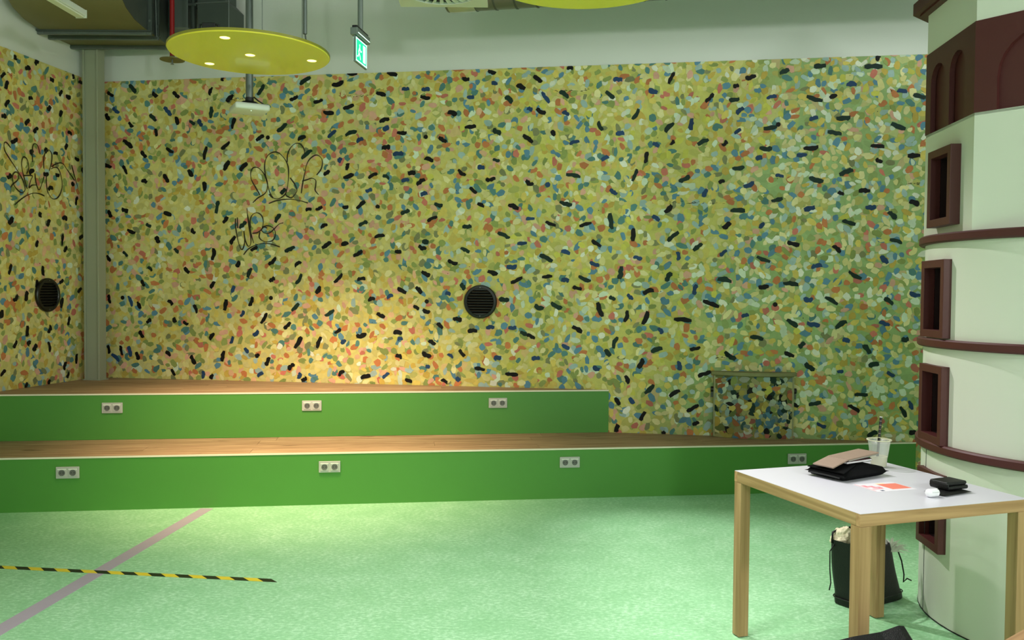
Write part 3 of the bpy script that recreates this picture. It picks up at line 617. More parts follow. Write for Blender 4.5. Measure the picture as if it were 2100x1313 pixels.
# ------------------------------------------------------------------ round wall vents
def make_vent(seg=48):
    root = empty('wall_vent')
    R_ = .142
    rim = MB(); rim.lathe([(R_, 0), (R_, .018), (R_-.006, .026), (R_-.024, .028), (R_-.03, .022), (R_-.03, 0)], (0, 0, 0), seg, closed=True)
    rim.v = [(a, -c, b) for a, b, c in rim.v]; rim.build('rim', M_VENT, root, smooth=True, autos=A30)
    bk = MB(); bk.lathe([(R_-.028, .006), (0.0005, .006)], (0, 0, 0), seg); bk.v = [(a, -c, b) for a, b, c in bk.v]; bk.build('back_disc', M_BLACK, root)
    n = 9
    for k in range(n):
        z = -.092+k*.023; hw = math.sqrt(max((R_-.026)**2-z*z, 0))
        s = MB(); s.extrude([(-hw, -.006, z+.008), (-hw, -.026, z-.004), (-hw, -.024, z-.008), (-hw, -.006, z+.002)], (2*hw, 0, 0))
        s.build('slat', M_VENT, root)
    cap = []
    for sg in (-1, 1):
        m = MB(); pts = []
        for k in range(13):
            a = math.radians(90-32+64*k/12); pts.append(((R_-.026)*math.cos(a), -.0, sg*(R_-.026)*math.sin(a)))
        m.extrude([(p[0], -.006, p[2]) for p in pts], (0, -.019, 0)); m.build('fixing_lug', M_VENT, root)
        sc = MB(); sc.cyl((0, -.022, sg*.121), (0, -.030, sg*.121), .0045, 10); sc.build('screw', M_STEEL, root)
    return root
v1 = make_vent()
v1.location = wb((-.267-CX)*NB, 1.457, .0095); v1.rotation_euler = (0, 0, math.atan(BW))
tag(v1, 'round black louvred vent in the middle of the back mural wall', 'vent', 'round wall vents')
v2 = copy_tree(v1)
v2.location = wl((CY-7.215)*NB, 1.487, .0095); v2.rotation_euler = (0, 0, math.atan2(NLF.y, NLF.x)+PI/2)
tag(v2, 'round black louvred vent on the left mural wall beside the corner column', 'vent', 'round wall vents')

# ------------------------------------------------------------------ painted half-round bin against the wall
u0_, u1_ = (1.649-CX)*NB, (2.277-CX)*NB
uc = (u0_+u1_)/2; hwid = (u1_-u0_)/2-.004
dr = empty('painted_cabinet', wb(uc, H1, .013), math.atan(BW), 'low half-round cabinet with lid, daubed like the mural, standing against the wall', 'cabinet')
def arc(hw, dep, n=18, inset=0.0):
    # shallow bowed front in local x/y (y negative = towards the room)
    R_ = (hw*hw+dep*dep)/(2*dep); a0 = math.asin(hw/R_); return [(R_*math.sin(-a0+2*a0*k/n), (R_-dep)-R_*math.cos(-a0+2*a0*k/n)) for k in range(n+1)]
SIDE = .035
ap = arc(hwid, .085)
HB = .505
b_ = MB(); prof = [(p[0], p[1]-SIDE) for p in ap]; b_.prism([(-hwid, -.001)]+prof+[(hwid, -.001)], .0, HB)
M_DRUM = mat('daubed_paint', (120, 124, 70), 0.6, bump=0.3, bscale=30, var=0.45, vscale=9)
b_.build('body', M_DRUM, dr, smooth=True, autos=A30)
ld = arc(hwid+.02, .095)
l_ = MB(); l_.prism([(-hwid-.02, -.001)]+[(p[0], p[1]-SIDE-.012) for p in ld]+[(hwid+.02, -.001)], HB+.0005, HB+.03)
l_.build('lid', M_DRUMLID, dr, bevel=.004)
# dabs wrapped on the bowed front
rng = np.random.default_rng(31)
V = []; F = []; Cc = []
def front_pt(x, z, d):
    R_ = (hwid*hwid+.085*.085)/(2*.085); a = math.asin(max(-1, min(1, x/R_)))
    return ((R_+d)*math.sin(a), (R_-.085)-(R_+d)*math.cos(a)-SIDE, z)
for layer in range(3):
    for i in range(13):
        for j in range(11):
            if rng.random() > (.8, .75, .35)[layer]: continue
            x = -hwid+(i+.5+rng.uniform(-.5, .5))*hwid*2/13; z = (j+.5+rng.uniform(-.5, .5))*HB/11
            r = rng.uniform(.02, .036)*(1.2, 1, .75)[layer]; an = rng.uniform(0, PI); asp = rng.uniform(1, 1.9)
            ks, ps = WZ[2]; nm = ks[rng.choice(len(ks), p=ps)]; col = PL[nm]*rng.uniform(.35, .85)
            if rng.random() < .10: col = PL['k' if rng.random() < .5 else 'g']
            if rng.random() < .006: col = np.array(lin((170, 60, 36)))
            th = np.arange(10)*2*PI/10; rr = r*rng.uniform(.8, 1.18, 10)
            X = np.clip(x+rr*np.cos(th)*asp**.5*math.cos(an)-rr*np.sin(th)*asp**-.5*math.sin(an), -hwid+.003, hwid-.003)
            Z = np.clip(z+rr*np.cos(th)*asp**.5*math.sin(an)+rr*np.sin(th)*asp**-.5*math.cos(an), .003, HB-.004)
            if X.max()-X.min() < .01 or Z.max()-Z.min() < .01: continue
            # fan of triangles so the dab follows the bow
            d = .0012+.00022*(layer*9+(i % 3)+3*(j % 3)); b0 = len(V)
            V.append(front_pt(X.mean(), Z.mean(), d)); V += [front_pt(X[k], Z[k], d) for k in range(10)]
            for k in range(10): F.append((b0, b0+1+k, b0+1+(k+1) % 10)); Cc.append(col)
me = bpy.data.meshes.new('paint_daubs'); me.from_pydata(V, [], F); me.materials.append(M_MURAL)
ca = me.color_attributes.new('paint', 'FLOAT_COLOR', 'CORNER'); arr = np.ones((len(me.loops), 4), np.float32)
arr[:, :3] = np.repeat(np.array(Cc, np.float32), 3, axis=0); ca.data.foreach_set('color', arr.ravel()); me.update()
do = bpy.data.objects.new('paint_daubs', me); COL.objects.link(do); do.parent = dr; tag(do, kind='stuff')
for sg in (-1, 1):
    k = MB(); k.cyl((sg*(hwid+.001), -.02, .385), (sg*(hwid+.022), -.02, .385), .022, 16); ko = k.build('side_knob', M_BLACK, dr, smooth=True, autos=A30)
    bt = MB(); bt.box((sg*(hwid+.011), -.012, .345), (.018, .014, .05)); bt.build('hinge_plate', M_STEELD, dr)
    ed = MB(); ed.box((sg*(hwid-.006), -SIDE-.006, HB/2), (.014, .012, HB-.01)); ed.build('edge_batten', mat('worn_pale_paint', (150, 150, 110), .6, var=.4, vscale=25), dr)

# ------------------------------------------------------------------ steel column in the corner
cb = empty('steel_column', (-3.71, 7.63, H2), math.atan(BW), 'tall grey steel column standing in the corner between the mural walls', 'column')
c_ = MB(); c_.box((0, 0, (CEIL-H2)/2), (.118, .08, CEIL-H2-.002)); c_.build('post', M_COLUMN, cb, bevel=.004)
for sx in (-1, 1):
    f_ = MB(); f_.box((sx*.066, -.004, (CEIL-H2)/2), (.016, .1, CEIL-H2-.002)); f_.build('flange', M_COLUMN, cb, bevel=.002)
bp_ = MB(); bp_.box((0, -.0, .004), (.17, .12, .008)); bp_.build('base_plate', M_COLUMN, cb)

# ------------------------------------------------------------------ overhead services
# rectangular duct that comes off the wall and bends up to the ceiling
dk = empty('air_duct', (-3.46, 7.0, 3.67), 0, 'large rectangular metal air duct bending up to the ceiling in the corner', 'duct')
XL, XR = -.44, .44
prof = [(.58, 0), (.05, 0), (-.12, .012), (-.27, .055), (-.38, .13), (-.45, .24), (-.48, .4), (-.48, CEIL-3.67-.002)]
up_ = [(.58, .55), (.25, .55), (.12, .6), (.06, .7), (.04, CEIL-3.67-.002)]
bt = MB(); n = len(prof); bt.add([(XL, y, z) for y, z in prof]+[(XR, y, z) for y, z in prof]+[(XL, y+.004, z+.006) for y, z in prof]+[(XR, y+.004, z+.006) for y, z in prof],
    [(i, i+1, n+i+1, n+i) for i in range(n-1)]+[(2*n+i, 3*n+i, 3*n+i+1, 2*n+i+1) for i in range(n-1)]+[(i, 2*n+i, 2*n+i+1, i+1) for i in range(n-1)]+[(n+i, n+i+1, 3*n+i+1, 3*n+i) for i in range(n-1)])
bt.build('bottom_plate', M_OLIVE, dk, smooth=True, autos=A30)
for x, nm in ((XR, 'side_plate'), (XL, 'side_plate')):
    sp = MB(); poly = prof+up_[::-1]; sg = -1 if x > 0 else 1
    sp.extrude([(x, y, z+.0065) for y, z in poly], (sg*.006, 0, 0)); sp.build(nm, M_STEEL, dk)
tp = MB(); m_ = len(up_); tp.add([(XL+.01, y, z) for y, z in up_]+[(XR-.01, y, z) for y, z in up_], [(i, i+1, m_+i+1, m_+i) for i in range(m_-1)]); tp.build('top_plate', M_STEEL, dk)
for y in (.14, .28, .56):
    fb = MB(); fb.box((0, y, -.017), (XR*2+.06, .028, .034)); fo = fb.build('flange', M_STEEL, dk, bevel=.003)
    lip = MB(); lip.box((0, y-.022 if y < .2 else y+.022, -.006), (XR*2+.06, .02, .012)); lip.build('flange_lip', M_STEELD, fo)
    for k in range(4):
        bo = MB(); bo.cyl((XL+.02+k*.28, y-.018, -.02), (XL+.02+k*.28, y+.018, -.02), .011, 6); bo.build('bolt', M_STEEL, fo)
    sd = MB(); sd.box((XR+.017, y, .26), (.034, .028, .52)); so = sd.build('side_flange', M_STEELD, dk, bevel=.003)
    for k in range(2):
        bo = MB(); bo.cyl((XR+.02, y-.018, .08+.3*k), (XR+.02, y+.018, .08+.3*k), .011, 6); bo.build('bolt', M_STEEL, so)
# suspension rod beside the duct
rod = MB(); rod.tube([(XR+.045, .2, -.03), (XR+.04, .2, .2), (XR+.03, .2, CEIL-3.672)], .005); rod.build('hanger_rod', M_STEEL, dk)

bl = empty('batten_light', (-3.08, 5.55, 3.45), -.045, 'unlit white fluorescent batten hanging below the air duct', 'lamp')
m_ = MB(); m_.box((0, 0, .03), (.075, 1.12, .045)); m_.build('housing', M_PLASTICW, bl, bevel=.006)
m_ = MB(); m_.box((.0, 0, .001), (.06, 1.09, .012)); m_.build('diffuser', mat('frosted_diffuser', (238, 240, 225), .3, var=.01), bl, bevel=.005)
for y in (-.559, .559):
    m_ = MB(); m_.box((0, y, .024), (.078, .008, .056)); m_.build('end_cap', M_PLASTICW, bl)
for y in (-.36, .3):
    m_ = MB(); m_.cyl((0, y, .05), (0, y, CEIL-3.451), .006, 8); m_.build('hanger', M_STEEL, bl)
m_ = MB(); m_.box((.0, .3, .07), (.05, .09, .04)); m_.build('bracket', M_PLASTICW, bl)

sp = empty('sprinkler', (-2.83, 7.16, 3.44), 0, 'red sprinkler pipe ending in a round olive plate and small head', 'sprinkler')
m_ = MB(); m_.cyl((0, 0, .03), (0, 0, CEIL-3.441), .019, 18); m_.build('pipe', M_RED, sp, smooth=True, autos=A30)
m_ = MB(); m_.lathe([(0.001, .012), (.098, .0), (.098, .004), (.03, .018), (.02, .032), (.001, .032)], (0, 0, 0), 36); m_.build('plate', M_OLIVE, sp, smooth=True, autos=A30)
m_ = MB(); m_.cyl((0, 0, .008), (0, 0, -.03), .007, 10); m_.cyl((0, 0, -.03), (0, 0, -.034), .014, 12); m_.build('head', M_STEEL, sp)

rp = empty('riser_duct', (-2.93, 7.50, 3.78), 0, 'narrow vertical grey duct behind the red sprinkler pipe', 'duct')
m_ = MB(); m_.box((.06, 0, .4), (.16, .2, CEIL-3.782-.002)); m_.v = [(a, b, min(max(c, .0), CEIL-3.782)) for a, b, c in m_.v]; m_.build('casing', M_STEEL, rp, bevel=.004)
m_ = MB(); m_.cyl((.175, -.06, .0), (.175, -.06, CEIL-3.782), .026, 16); m_.build('conduit', M_STEELD, rp, smooth=True, autos=A30)
for z in (.2, .45):
    m_ = MB(); m_.box((.165, -.05, z), (.09, .09, .02)); m_.build('clamp', M_STEELD, rp)

vb = empty('vent_box', (-2.50, 7.38, 3.66), math.atan(BW), 'dark grey sheet metal vent box with chamfered corner under the ceiling', 'duct')
m_ = MB(); m_.extrude([(-.14, -.14, 0), (.14, -.14, 0), (.14, -.14, .26), (.07, -.14, .33), (.07, -.14, CEIL-3.642), (-.14, -.14, CEIL-3.642)], (0, .28, 0)); m_.build('casing', M_STEELD, vb, bevel=.004)
m_ = MB(); m_.box((.0, -.144, .28), (.3, .01, .012)); m_.build('seam', M_STEEL, vb)

# pendant disc lamps
def make_disc():
    root = empty('disc_lamp')
    R_ = .47
    d = MB(); d.lathe([(.0005, 0), (R_-.004, 0), (R_, .004), (R_, .018), (R_-.004, .022), (.0005, .022)], (0, 0, 0), 96)
    d.build('disc', M_YELLOW, root, smooth=True, autos=A30)
    e = MB(); e.lathe([(R_+.0004, .007), (R_+.0016, .007), (R_+.0016, .021), (R_+.0004, .021)], (0, 0, 0), 96, closed=True); e.build('edge_band', M_YEDGE, root, smooth=True, autos=A30)
    for dx, dy in DOWN:
        m = MB(); m.lathe([(.0005, -.001), (.027, -.001), (.03, .001), (.03, .004)], (dx, dy, 0), 28); dl = m.build('downlight', M_LED, root, smooth=True)
        m = MB(); m.lathe([(.030, -.0015), (.034, -.0015), (.034, .003), (.030, .003)], (dx, dy, 0), 28, closed=True); m.build('bezel', M_YELLOW, dl, smooth=True, autos=A30)
    b = MB(); b.box((-.11, -.34, .046), (.075, .12, .046)); bo = b.build('driver_box', M_BLACK, root, bevel=.004)
    for sx in (-1, 1):
        q = MB(); q.tube([(-.11+sx*.038, -.39, .06), (-.11+sx*.052, -.39, .058), (-.11+sx*.054, -.39, .023)], .006); q.build('bracket', M_BLACK, bo)
    for (x, y) in ((-.2, .22), (.16, -.3), (.26, .22)):
        w_ = MB(); w_.cyl((x, y, .02), (x, y, CEIL-LAMP_Z-.001), .0022, 8); w_.build('suspension_wire', M_STEEL, root)
    c = MB(); c.cyl((.345, -.06, .11), (.345, -.06, CEIL-LAMP_Z-.001), .012, 12); c.build('conduit', M_STEEL, root, smooth=True, autos=A30)
    q = MB(); q.tube([(.345, -.06, .12), (.35, -.06, .08), (.37, -.06, .05), (.365, -.06, .02)], .004); q.build('cable', M_STEELD, root)
    return root
da = make_disc(); da.location = (*DISC_A, LAMP_Z)
tag(da, 'round yellow pendant disc with glowing downlights hanging before the back wall', 'lamp', 'yellow pendant discs')
db = copy_tree(da); db.location = (*DISC_B, LAMP_Z); db.rotation_euler = (0, 0, 0)
tag(db, 'round yellow pendant disc cut off by the top edge of the photo', 'lamp', 'yellow pendant discs')

# ceiling pole with a white square wireless unit
apx = empty('access_point', (-1.845, 6.03, 2.775), 0, 'white square electronic unit on a steel ceiling pole behind the yellow disc', 'access point')
m_ = MB(); m_.cyl((0, 0, .1), (0, 0, CEIL-2.776), .0255, 24); m_.build('pole', M_STEEL, apx, smooth=True, autos=A30)
m_ = MB(); m_.cyl((0, 0, .075), (0, 0, .105), .029, 24); m_.build('pole_collar', M_BLACK, apx, smooth=True, autos=A30)
m_ = MB(); m_.cyl((0, 0, .05), (0, 0, .075), .085, 28, r2=.05); m_.build('mount', M_BLACK, apx, smooth=True, autos=A30)
m_ = MB(); m_.box((0, 0, .026), (.235, .235, .045), rz=.5); m_.build('housing', M_PLASTICW, apx, bevel=.014, seg=3, smooth=True, autos=A30)
m_ = MB(); m_.lathe([(.0005, 0), (.004, .0), (.004, .004)], (.03, -.06, .0015), 10); m_.build('status_light', M_SIGNW, apx)
m_ = MB(); m_.tube([(.03, .0, .11), (.06, .0, .085), (.1, .03, .06), (.09, .03, .048)], .005); m_.build('cable', M_BLACK, apx)

# emergency exit sign seen almost edge-on
ang = math.atan2(.18, .03)
ex = empty('exit_sign', (-.905, 5.09, 2.86), ang, 'small lit green and white emergency exit sign hanging from a pole', 'sign')
m_ = MB(); m_.box((0, 0, .075), (.2, .012, .15)); m_.build('light_panel', M_SIGNG, ex, bevel=.002)
m_ = MB(); m_.box((0, 0, .172), (.22, .045, .042)); m_.build('housing', M_SIGNG, ex, bevel=.004)
m_ = MB(); m_.box((0, -.0235, .164), (.2, .002, .004)); m_.build('light_line', M_SIGNW, ex)
m_ = MB(); m_.box((0, 0, .2), (.2, .03, .016)); m_.build('mount_rail', M_BLACK, ex, bevel=.003)
m_ = MB(); m_.cyl((0, 0, .2), (0, 0, CEIL-2.861), .016, 14); m_.build('stem', M_SIGNG, ex, smooth=True, autos=A30)
for side in (-1, 1):
    y = side*.0068
    fcs = MB(); fcs.box((0, y, .075), (.186, .0012, .136)); fo = fcs.build('lit_face', M_SIGN, ex)
    y2 = side*.0079
    bd = MB()
    for c, s in (((0, y2, .139), (.186, .0008, .007)), ((0, y2, .011), (.186, .0008, .007)), ((-.0895, y2, .075), (.007, .0008, .136)), ((.0895, y2, .075), (.007, .0008, .136))): bd.box(c, s)
    bd.build('border', M_SIGNW, fo)
    dx = MB(); dx.box((.048, y2, .075), (.042, .0008, .1)); dx.build('door_symbol', M_SIGNW, fo)
    mn = MB(); mn.lathe([(.0003, -.0004), (.008, -.0004), (.008, .0004), (.0003, .0004)], (0, 0, 0), 14)
    mn.v = [(a-.03, y2+c, b+.108) for a, b, c in mn.v]
    mn.extrude([(-.045, y2, .06), (-.022, y2, .1), (-.034, y2, .1), (-.055, y2, .07)], (0, .0008, 0)); mn.extrude([(-.04, y2, .07), (-.02, y2, .05), (-.012, y2, .028), (-.02, y2, .026), (-.03, y2, .046), (-.05, y2, .062)], (0, .0008, 0))
    mn.extrude([(-.05, y2, .062), (-.058, y2, .045), (-.075, y2, .04), (-.074, y2, .033), (-.052, y2, .038), (-.04, y2, .058)], (0, .0008, 0)); mn.extrude([(-.028, y2, .096), (-.012, y2, .08), (.004, y2, .086), (.005, y2, .079), (-.013, y2, .07), (-.034, y2, .086)], (0, .0008, 0))
    mn.build('running_figure', M_SIGNW, fo)

# square swirl diffuser and spiral duct
sd = empty('swirl_diffuser', (-.483, 5.68, 3.5), 0, 'white square ceiling air diffuser with dark radial swirl slots', 'diffuser')
m_ = MB(); S = .3
ring = []
nseg = 48
outer = [(S*max(-1, min(1, 1.4143*math.cos(2*PI*k/nseg))), S*max(-1, min(1, 1.4143*math.sin(2*PI*k/nseg)))) for k in range(nseg)]
inner = [(.25*math.cos(2*PI*k/nseg), .25*math.sin(2*PI*k/nseg)) for k in range(nseg)]
m_.add([(x, y, 0) for x, y in outer]+[(x, y, 0) for x, y in inner]+[(x, y, .02) for x, y in outer]+[(x, y, .02) for x, y in inner],
       [(k, (k+1) % nseg, nseg+(k+1) % nseg, nseg+k) for k in range(nseg)]+[(2*nseg+k, 3*nseg+k, 3*nseg+(k+1) % nseg, 2*nseg+(k+1) % nseg) for k in range(nseg)]
       + [(k, 2*nseg+k, 2*nseg+(k+1) % nseg, (k+1) % nseg) for k in range(nseg)]+[(nseg+k, nseg+(k+1) % nseg, 3*nseg+(k+1) % nseg, 3*nseg+k) for k in range(nseg)])
m_.build('plate', M_PLASTICW, sd)
m_ = MB(); m_.lathe([(.0005, .018), (.252, .018)], (0, 0, 0), 40); m_.build('dark_throat', M_BLACK, sd)
for k in range(28):
    a = 2*PI*k/28; b2 = a+.11
    q = MB(); q.add([(.07*math.cos(a), .07*math.sin(a), .012), (.247*math.cos(a), .247*math.sin(a), .012), (.247*math.cos(b2), .247*math.sin(b2), .003), (.07*math.cos(b2+.08), .07*math.sin(b2+.08), .003)], [(0, 1, 2, 3)])
    q.v += [(x, y, z+.002) for x, y, z in q.v]; q.f += [[7, 6, 5, 4], [0, 4, 5, 1], [1, 5, 6, 2], [2, 6, 7, 3], [3, 7, 4, 0]]; q.mi += [0]*5
    q.build('blade', M_PLASTICW, sd)
m_ = MB(); m_.lathe([(.0005, .001), (.07, .001), (.075, .012)], (0, 0, 0), 24); m_.build('hub', M_PLASTICW, sd)
m_ = MB(); m_.box((0, 0, .14), (.54, .54, .236)); m_.build('plenum_box', M_STEEL, sd)
for sx in (-1, 1):
    m_ = MB(); m_.cyl((sx*.2, 0, .25), (sx*.2, 0, CEIL-3.501), .005, 8); m_.build('hanger_rod', M_STEEL, sd)

pd = empty('spiral_duct', (0, 6.42, 3.8), 0, 'round spiral metal duct running under the ceiling behind the second yellow disc', 'duct')
pa = Vector((-.5, 0.05, 0.02)); pb = Vector((3.3, -.78, 0.0))
m_ = MB(); m_.cyl(pa, pb, .19, 40); m_.build('pipe', M_STEEL, pd, smooth=True, autos=A30)
dvec = (pb-pa).normalized()
for k in range(24):
    c = pa+dvec*(.06+k*.155)
    q = MB(); q.cyl(c-dvec*.006, c+dvec*.006, .1945, 32); q.build('seam_rib', M_STEELD, pd, smooth=True, autos=A30)
q = MB(); q.cyl(pa+dvec*.02, pa+dvec*.22, .1965, 40); q.build('bright_sleeve', mat('bright_foil', (196, 206, 200), .25, .8, var=.2, vscale=20), pd, smooth=True, autos=A30)
for k in (.5, 2.6):
    c = pa+dvec*k; q = MB(); q.cyl((c.x, c.y, .19), (c.x, c.y, CEIL-3.801), .005, 8); q.build('hanger_rod', M_STEEL, pd)

# ------------------------------------------------------------------ white and maroon tower
TC = (2.695, 3.993); TH = -.0884; TR = .7007; TA = .655
tw = empty('model_tower', (*TC, 0), TH, 'tall white round tower with maroon rings, arched band and projecting window boxes', 'tower')
# local frame: -x is the face with the windows
RC = TA/math.cos(PI/8)
Z1, Z2, Z3 = 1.796, 1.307, .82
WIN_W, WIN_H, FRM = .262, .364, .036
WINS = [('o', 1.855), ('c', 1.332), ('c', .838), ('c', .337)]
ha = math.asin((WIN_W/2-.02)/TR)
# lower drum with openings for the window niches (local angle PI = -x)
m_ = MB()
angs = sorted(set([PI-ha, PI+ha]+[2*PI*k/72 for k in range(72) if abs(2*PI*k/72-PI) > ha+.02]+[PI-ha/3, PI+ha/3]))
zs = sorted(set([0, Z1]+[z+.02 for t, z in WINS if t == 'c']+[z+WIN_H-.02 for t, z in WINS if t == 'c']))
holes = [(z+.02, z+WIN_H-.02) for t, z in WINS if t == 'c']
vid = {}
def vv_(i, j):
    if (i, j) not in vid:
        vid[(i, j)] = len(m_.v); a = angs[i]; m_.v.append((TR*math.cos(a), TR*math.sin(a), zs[j]))
    return vid[(i, j)]
for i in range(len(angs)):
    i2 = (i+1) % len(angs); am = (angs[i]+angs[i2]+(2*PI if i2 == 0 else 0))/2
    for j in range(len(zs)-1):
        zm = (zs[j]+zs[j+1])/2
        if abs(am-PI) < ha and any(a < zm < b for a, b in holes): continue
        m_.f.append([vv_(i, j), vv_(i2, j), vv_(i2, j+1), vv_(i, j+1)]); m_.mi.append(0)
m_.build('lower_drum', M_TOWER, tw, smooth=True, autos=A30)
def oct_pt(k, ap): rc = ap/math.cos(PI/8); a = PI+PI/8+k*PI/4; return (rc*math.cos(a), rc*math.sin(a))
def octpoly(ap): return [oct_pt(k, ap) for k in range(8)]
# upper octagon: k=-1 -> 0 is the window face
ZB, ZT, ZC = 2.330, 2.728, 2.925
m_ = MB(); w2 = WIN_W/2-.02; zo0, zo1 = WINS[0][1]+.02, WINS[0][1]+WIN_H-.02
for k in range(8):
    a = oct_pt(k-1, TA); b = oct_pt(k, TA)
    if k == 0:
        ys = [a[1], w2+.0, -w2, b[1]]; zz = [Z1, zo0, zo1, ZB]
        for i in range(3):
            for j in range(3):
                if i == 1 and j == 1: continue
                m_.add([(-TA, ys[i], zz[j]), (-TA, ys[i+1], zz[j]), (-TA, ys[i+1], zz[j+1]), (-TA, ys[i], zz[j+1])], [(0, 1, 2, 3)])
    else:
        m_.add([(*a, Z1), (*b, Z1), (*b, ZB), (*a, ZB)], [(0, 1, 2, 3)])
bm_ = m_.build('upper_body', M_TOWER, tw)
m_ = MB(); m_.prism(octpoly(TA), ZT, ZC); m_.build('neck', M_TOWER, tw)
m_ = MB(); m_.prism(octpoly(TA-.022), ZB-.005, ZT+.005); m_.build('band_core', M_MAROON, tw)
m_ = MB(); m_.prism(octpoly(TA), ZB-.012, ZB-.001); m_.build('band_ledge', M_TOWER, tw)
def arch(c, w, z0, ztop, n=12):
    r = w/2; zc = ztop-r
    return [(c-r, z0)]+[(c-r*math.cos(PI*k/n), zc+r*math.sin(PI*k/n)) for k in range(n+1)]+[(c+r, z0)]
for k in range(8):
    a = Vector((*oct_pt(k-1, TA+.004), 0)); b = Vector((*oct_pt(k, TA+.004), 0)); L_ = (b-a).length; t = (b-a)/L_
    nrm = Vector((t.y, -t.x, 0))
    if k % 2 == 0: ars = [arch(L_*.265, .165, ZB, ZT-.075), arch(L_*.665, .165, ZB, ZT-.075)]
    else: ars = [arch(L_*.5, .36, ZB, ZT-.075)]
    out = [(0, ZB)]
    for ar in ars: out += ar
    out += [(L_, ZB), (L_, ZT), (0, ZT)]
    pts = [a+t*s+Vector((0, 0, z)) for s, z in out]
    inw = (Vector((0, 0, 0))-(a+b)/2).normalized()
    q = MB(); q.extrude([tuple(p) for p in pts], inw*.024); q.build('arch_panel', M_MAROON, tw)
# cornice
m_ = MB(); m_.prism(octpoly(TA+.035), ZC+.0005, ZC+.022); co = m_.build('cornice_moulding', M_MAROON, tw)
m_ = MB(); m_.prism(octpoly(TA+.065), ZC+.008, ZC+.067); m_.build('cornice', M_MAROON, tw, bevel=.003)
m_ = MB(); rf = octpoly(TA+.02); m_.add([(x, y, ZC+.067) for x, y in rf]+[(0, 0, ZC+.5)], [(k, (k+1) % 8, 8) for k in range(8)]); m_.build('roof', M_MAROON, tw)
m_ = MB(); m_.add([(x, y, Z1) for x, y in octpoly(TA)], [tuple(range(8))]); m_.lathe([(TR, Z1), (.3, Z1)], (0, 0, 0), 72); m_.build('shoulder', M_TOWER, tw)
for z in (Z1, Z2, Z3):
    m_ = MB(); m_.lathe([(TR-.001, z-.022), (TR+.022, z-.022), (TR+.029, z-.015), (TR+.029, z+.013), (TR+.022, z+.02), (TR-.001, z+.02)], (0, 0, 0), 96); m_.build('ring', M_MAROON, tw, smooth=True, autos=A30)
# window boxes
for t, z0 in WINS:
    fx = -(TA+.047) if t == 'o' else -(TR+.0205); depth = .047 if t == 'o' else .036
    hw = WIN_W/2; yc = -.015
    wr = MB(); o_ = [(-hw, 0), (hw, 0), (hw, WIN_H), (-hw, WIN_H)]; i_ = [(-hw+FRM, FRM), (hw-FRM, FRM), (hw-FRM, WIN_H-FRM), (-hw+FRM, WIN_H-FRM)]
    vs_ = []
    xb = -(TA-.001) if t == 'o' else -(TR-.03)
    for x in (fx, xb):
        vs_ += [(x, yc+a, z0+b) for a, b in o_]; vs_ += [(x, yc+a, z0+b) for a, b in i_]
    fs = []
    for k in range(4):
        k2 = (k+1) % 4
        fs += [(k, k2, 4+k2, 4+k), (8+k, 12+k, 12+k2, 8+k2), (k, 8+k, 8+k2, k2), (4+k, 4+k2, 12+k2, 12+k)]
    wr.add(vs_, fs); wo = wr.build('window_frame', M_MAROON, tw, bevel=.002)
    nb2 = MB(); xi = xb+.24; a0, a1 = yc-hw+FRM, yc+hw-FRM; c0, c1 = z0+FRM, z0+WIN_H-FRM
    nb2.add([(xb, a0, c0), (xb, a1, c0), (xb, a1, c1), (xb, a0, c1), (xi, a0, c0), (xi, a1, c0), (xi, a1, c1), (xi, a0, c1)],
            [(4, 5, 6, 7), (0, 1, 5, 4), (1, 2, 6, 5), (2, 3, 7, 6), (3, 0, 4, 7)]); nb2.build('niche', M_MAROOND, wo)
m_ = MB(); m_.lathe([(TR-.012, .0), (TR+.002, .0), (TR+.002, .006), (TR-.012, .006)], (0, 0, 0), 72, closed=True); m_.build('plinth_line', M_BLACK, tw)
for an_ in (PI-.10,):
    m_ = MB(); m_.box(((TR+.0001)*math.cos(an_), (TR+.0001)*math.sin(an_), .40), (.0022, .0022, .79), rz=an_); m_.build('panel_seam', M_STEELD, tw)

# ------------------------------------------------------------------ table
TX, TY, TYAW, TS, TZ = 1.0004, 3.8142, .325, .80, .74
ex_ = (math.cos(TYAW), math.sin(TYAW)); ey_ = (math.sin(TYAW), -math.cos(TYAW))
tcx = TX+ex_[0]*TS/2+ey_[0]*TS/2; tcy = TY+ex_[1]*TS/2+ey_[1]*TS/2
tb = empty('table', (tcx, tcy, 0), TYAW, 'square white-topped table with beech edges and four square legs', 'table')
EH = .047; EW = .022
m_ = MB(); m_.box((0, 0, TZ-.0135), (TS-.004, TS-.004, .027)); m_.v = [(a, b, c) for a, b, c in m_.v]
m_ = MB(); m_.box((0, 0, TZ-.012), (TS-2*EW, TS-2*EW, .022)); m_.build('core_board', M_BEECH, tb)
m_ = MB(); m_.box((0, 0, TZ-.0006), (TS-.001, TS-.001, .0012)); m_.build('tabletop', M_TOP, tb)
for sg in (-1, 1):
    m_ = MB(); m_.box((0, sg*(TS/2-EW/2), TZ-.0012-EH/2), (TS, EW, EH)); m_.build('edge_rail', M_BEECH, tb, bevel=.0015)
    m_ = MB(); m_.box((sg*(TS/2-EW/2), 0, TZ-.0012-EH/2), (EW, TS-2*EW, EH)); m_.build('edge_rail', M_BEECHY, tb, bevel=.0015)
for sx in (-1, 1):
    for sy in (-1, 1):
        m_ = MB(); m_.box((0, 0, (TZ-.0016-EH)/2+.002), (.05, .05, TZ-.0016-EH-.004)); lo = m_.build('leg', M_BEECHZ, tb, bevel=.002); lo.location = (sx*(TS/2-.0255), sy*(TS/2-.0255), 0)
        q = MB(); q.cyl((0, 0, 0), (0, 0, .003), .018, 12); q.build('glide', M_BLACK, lo)

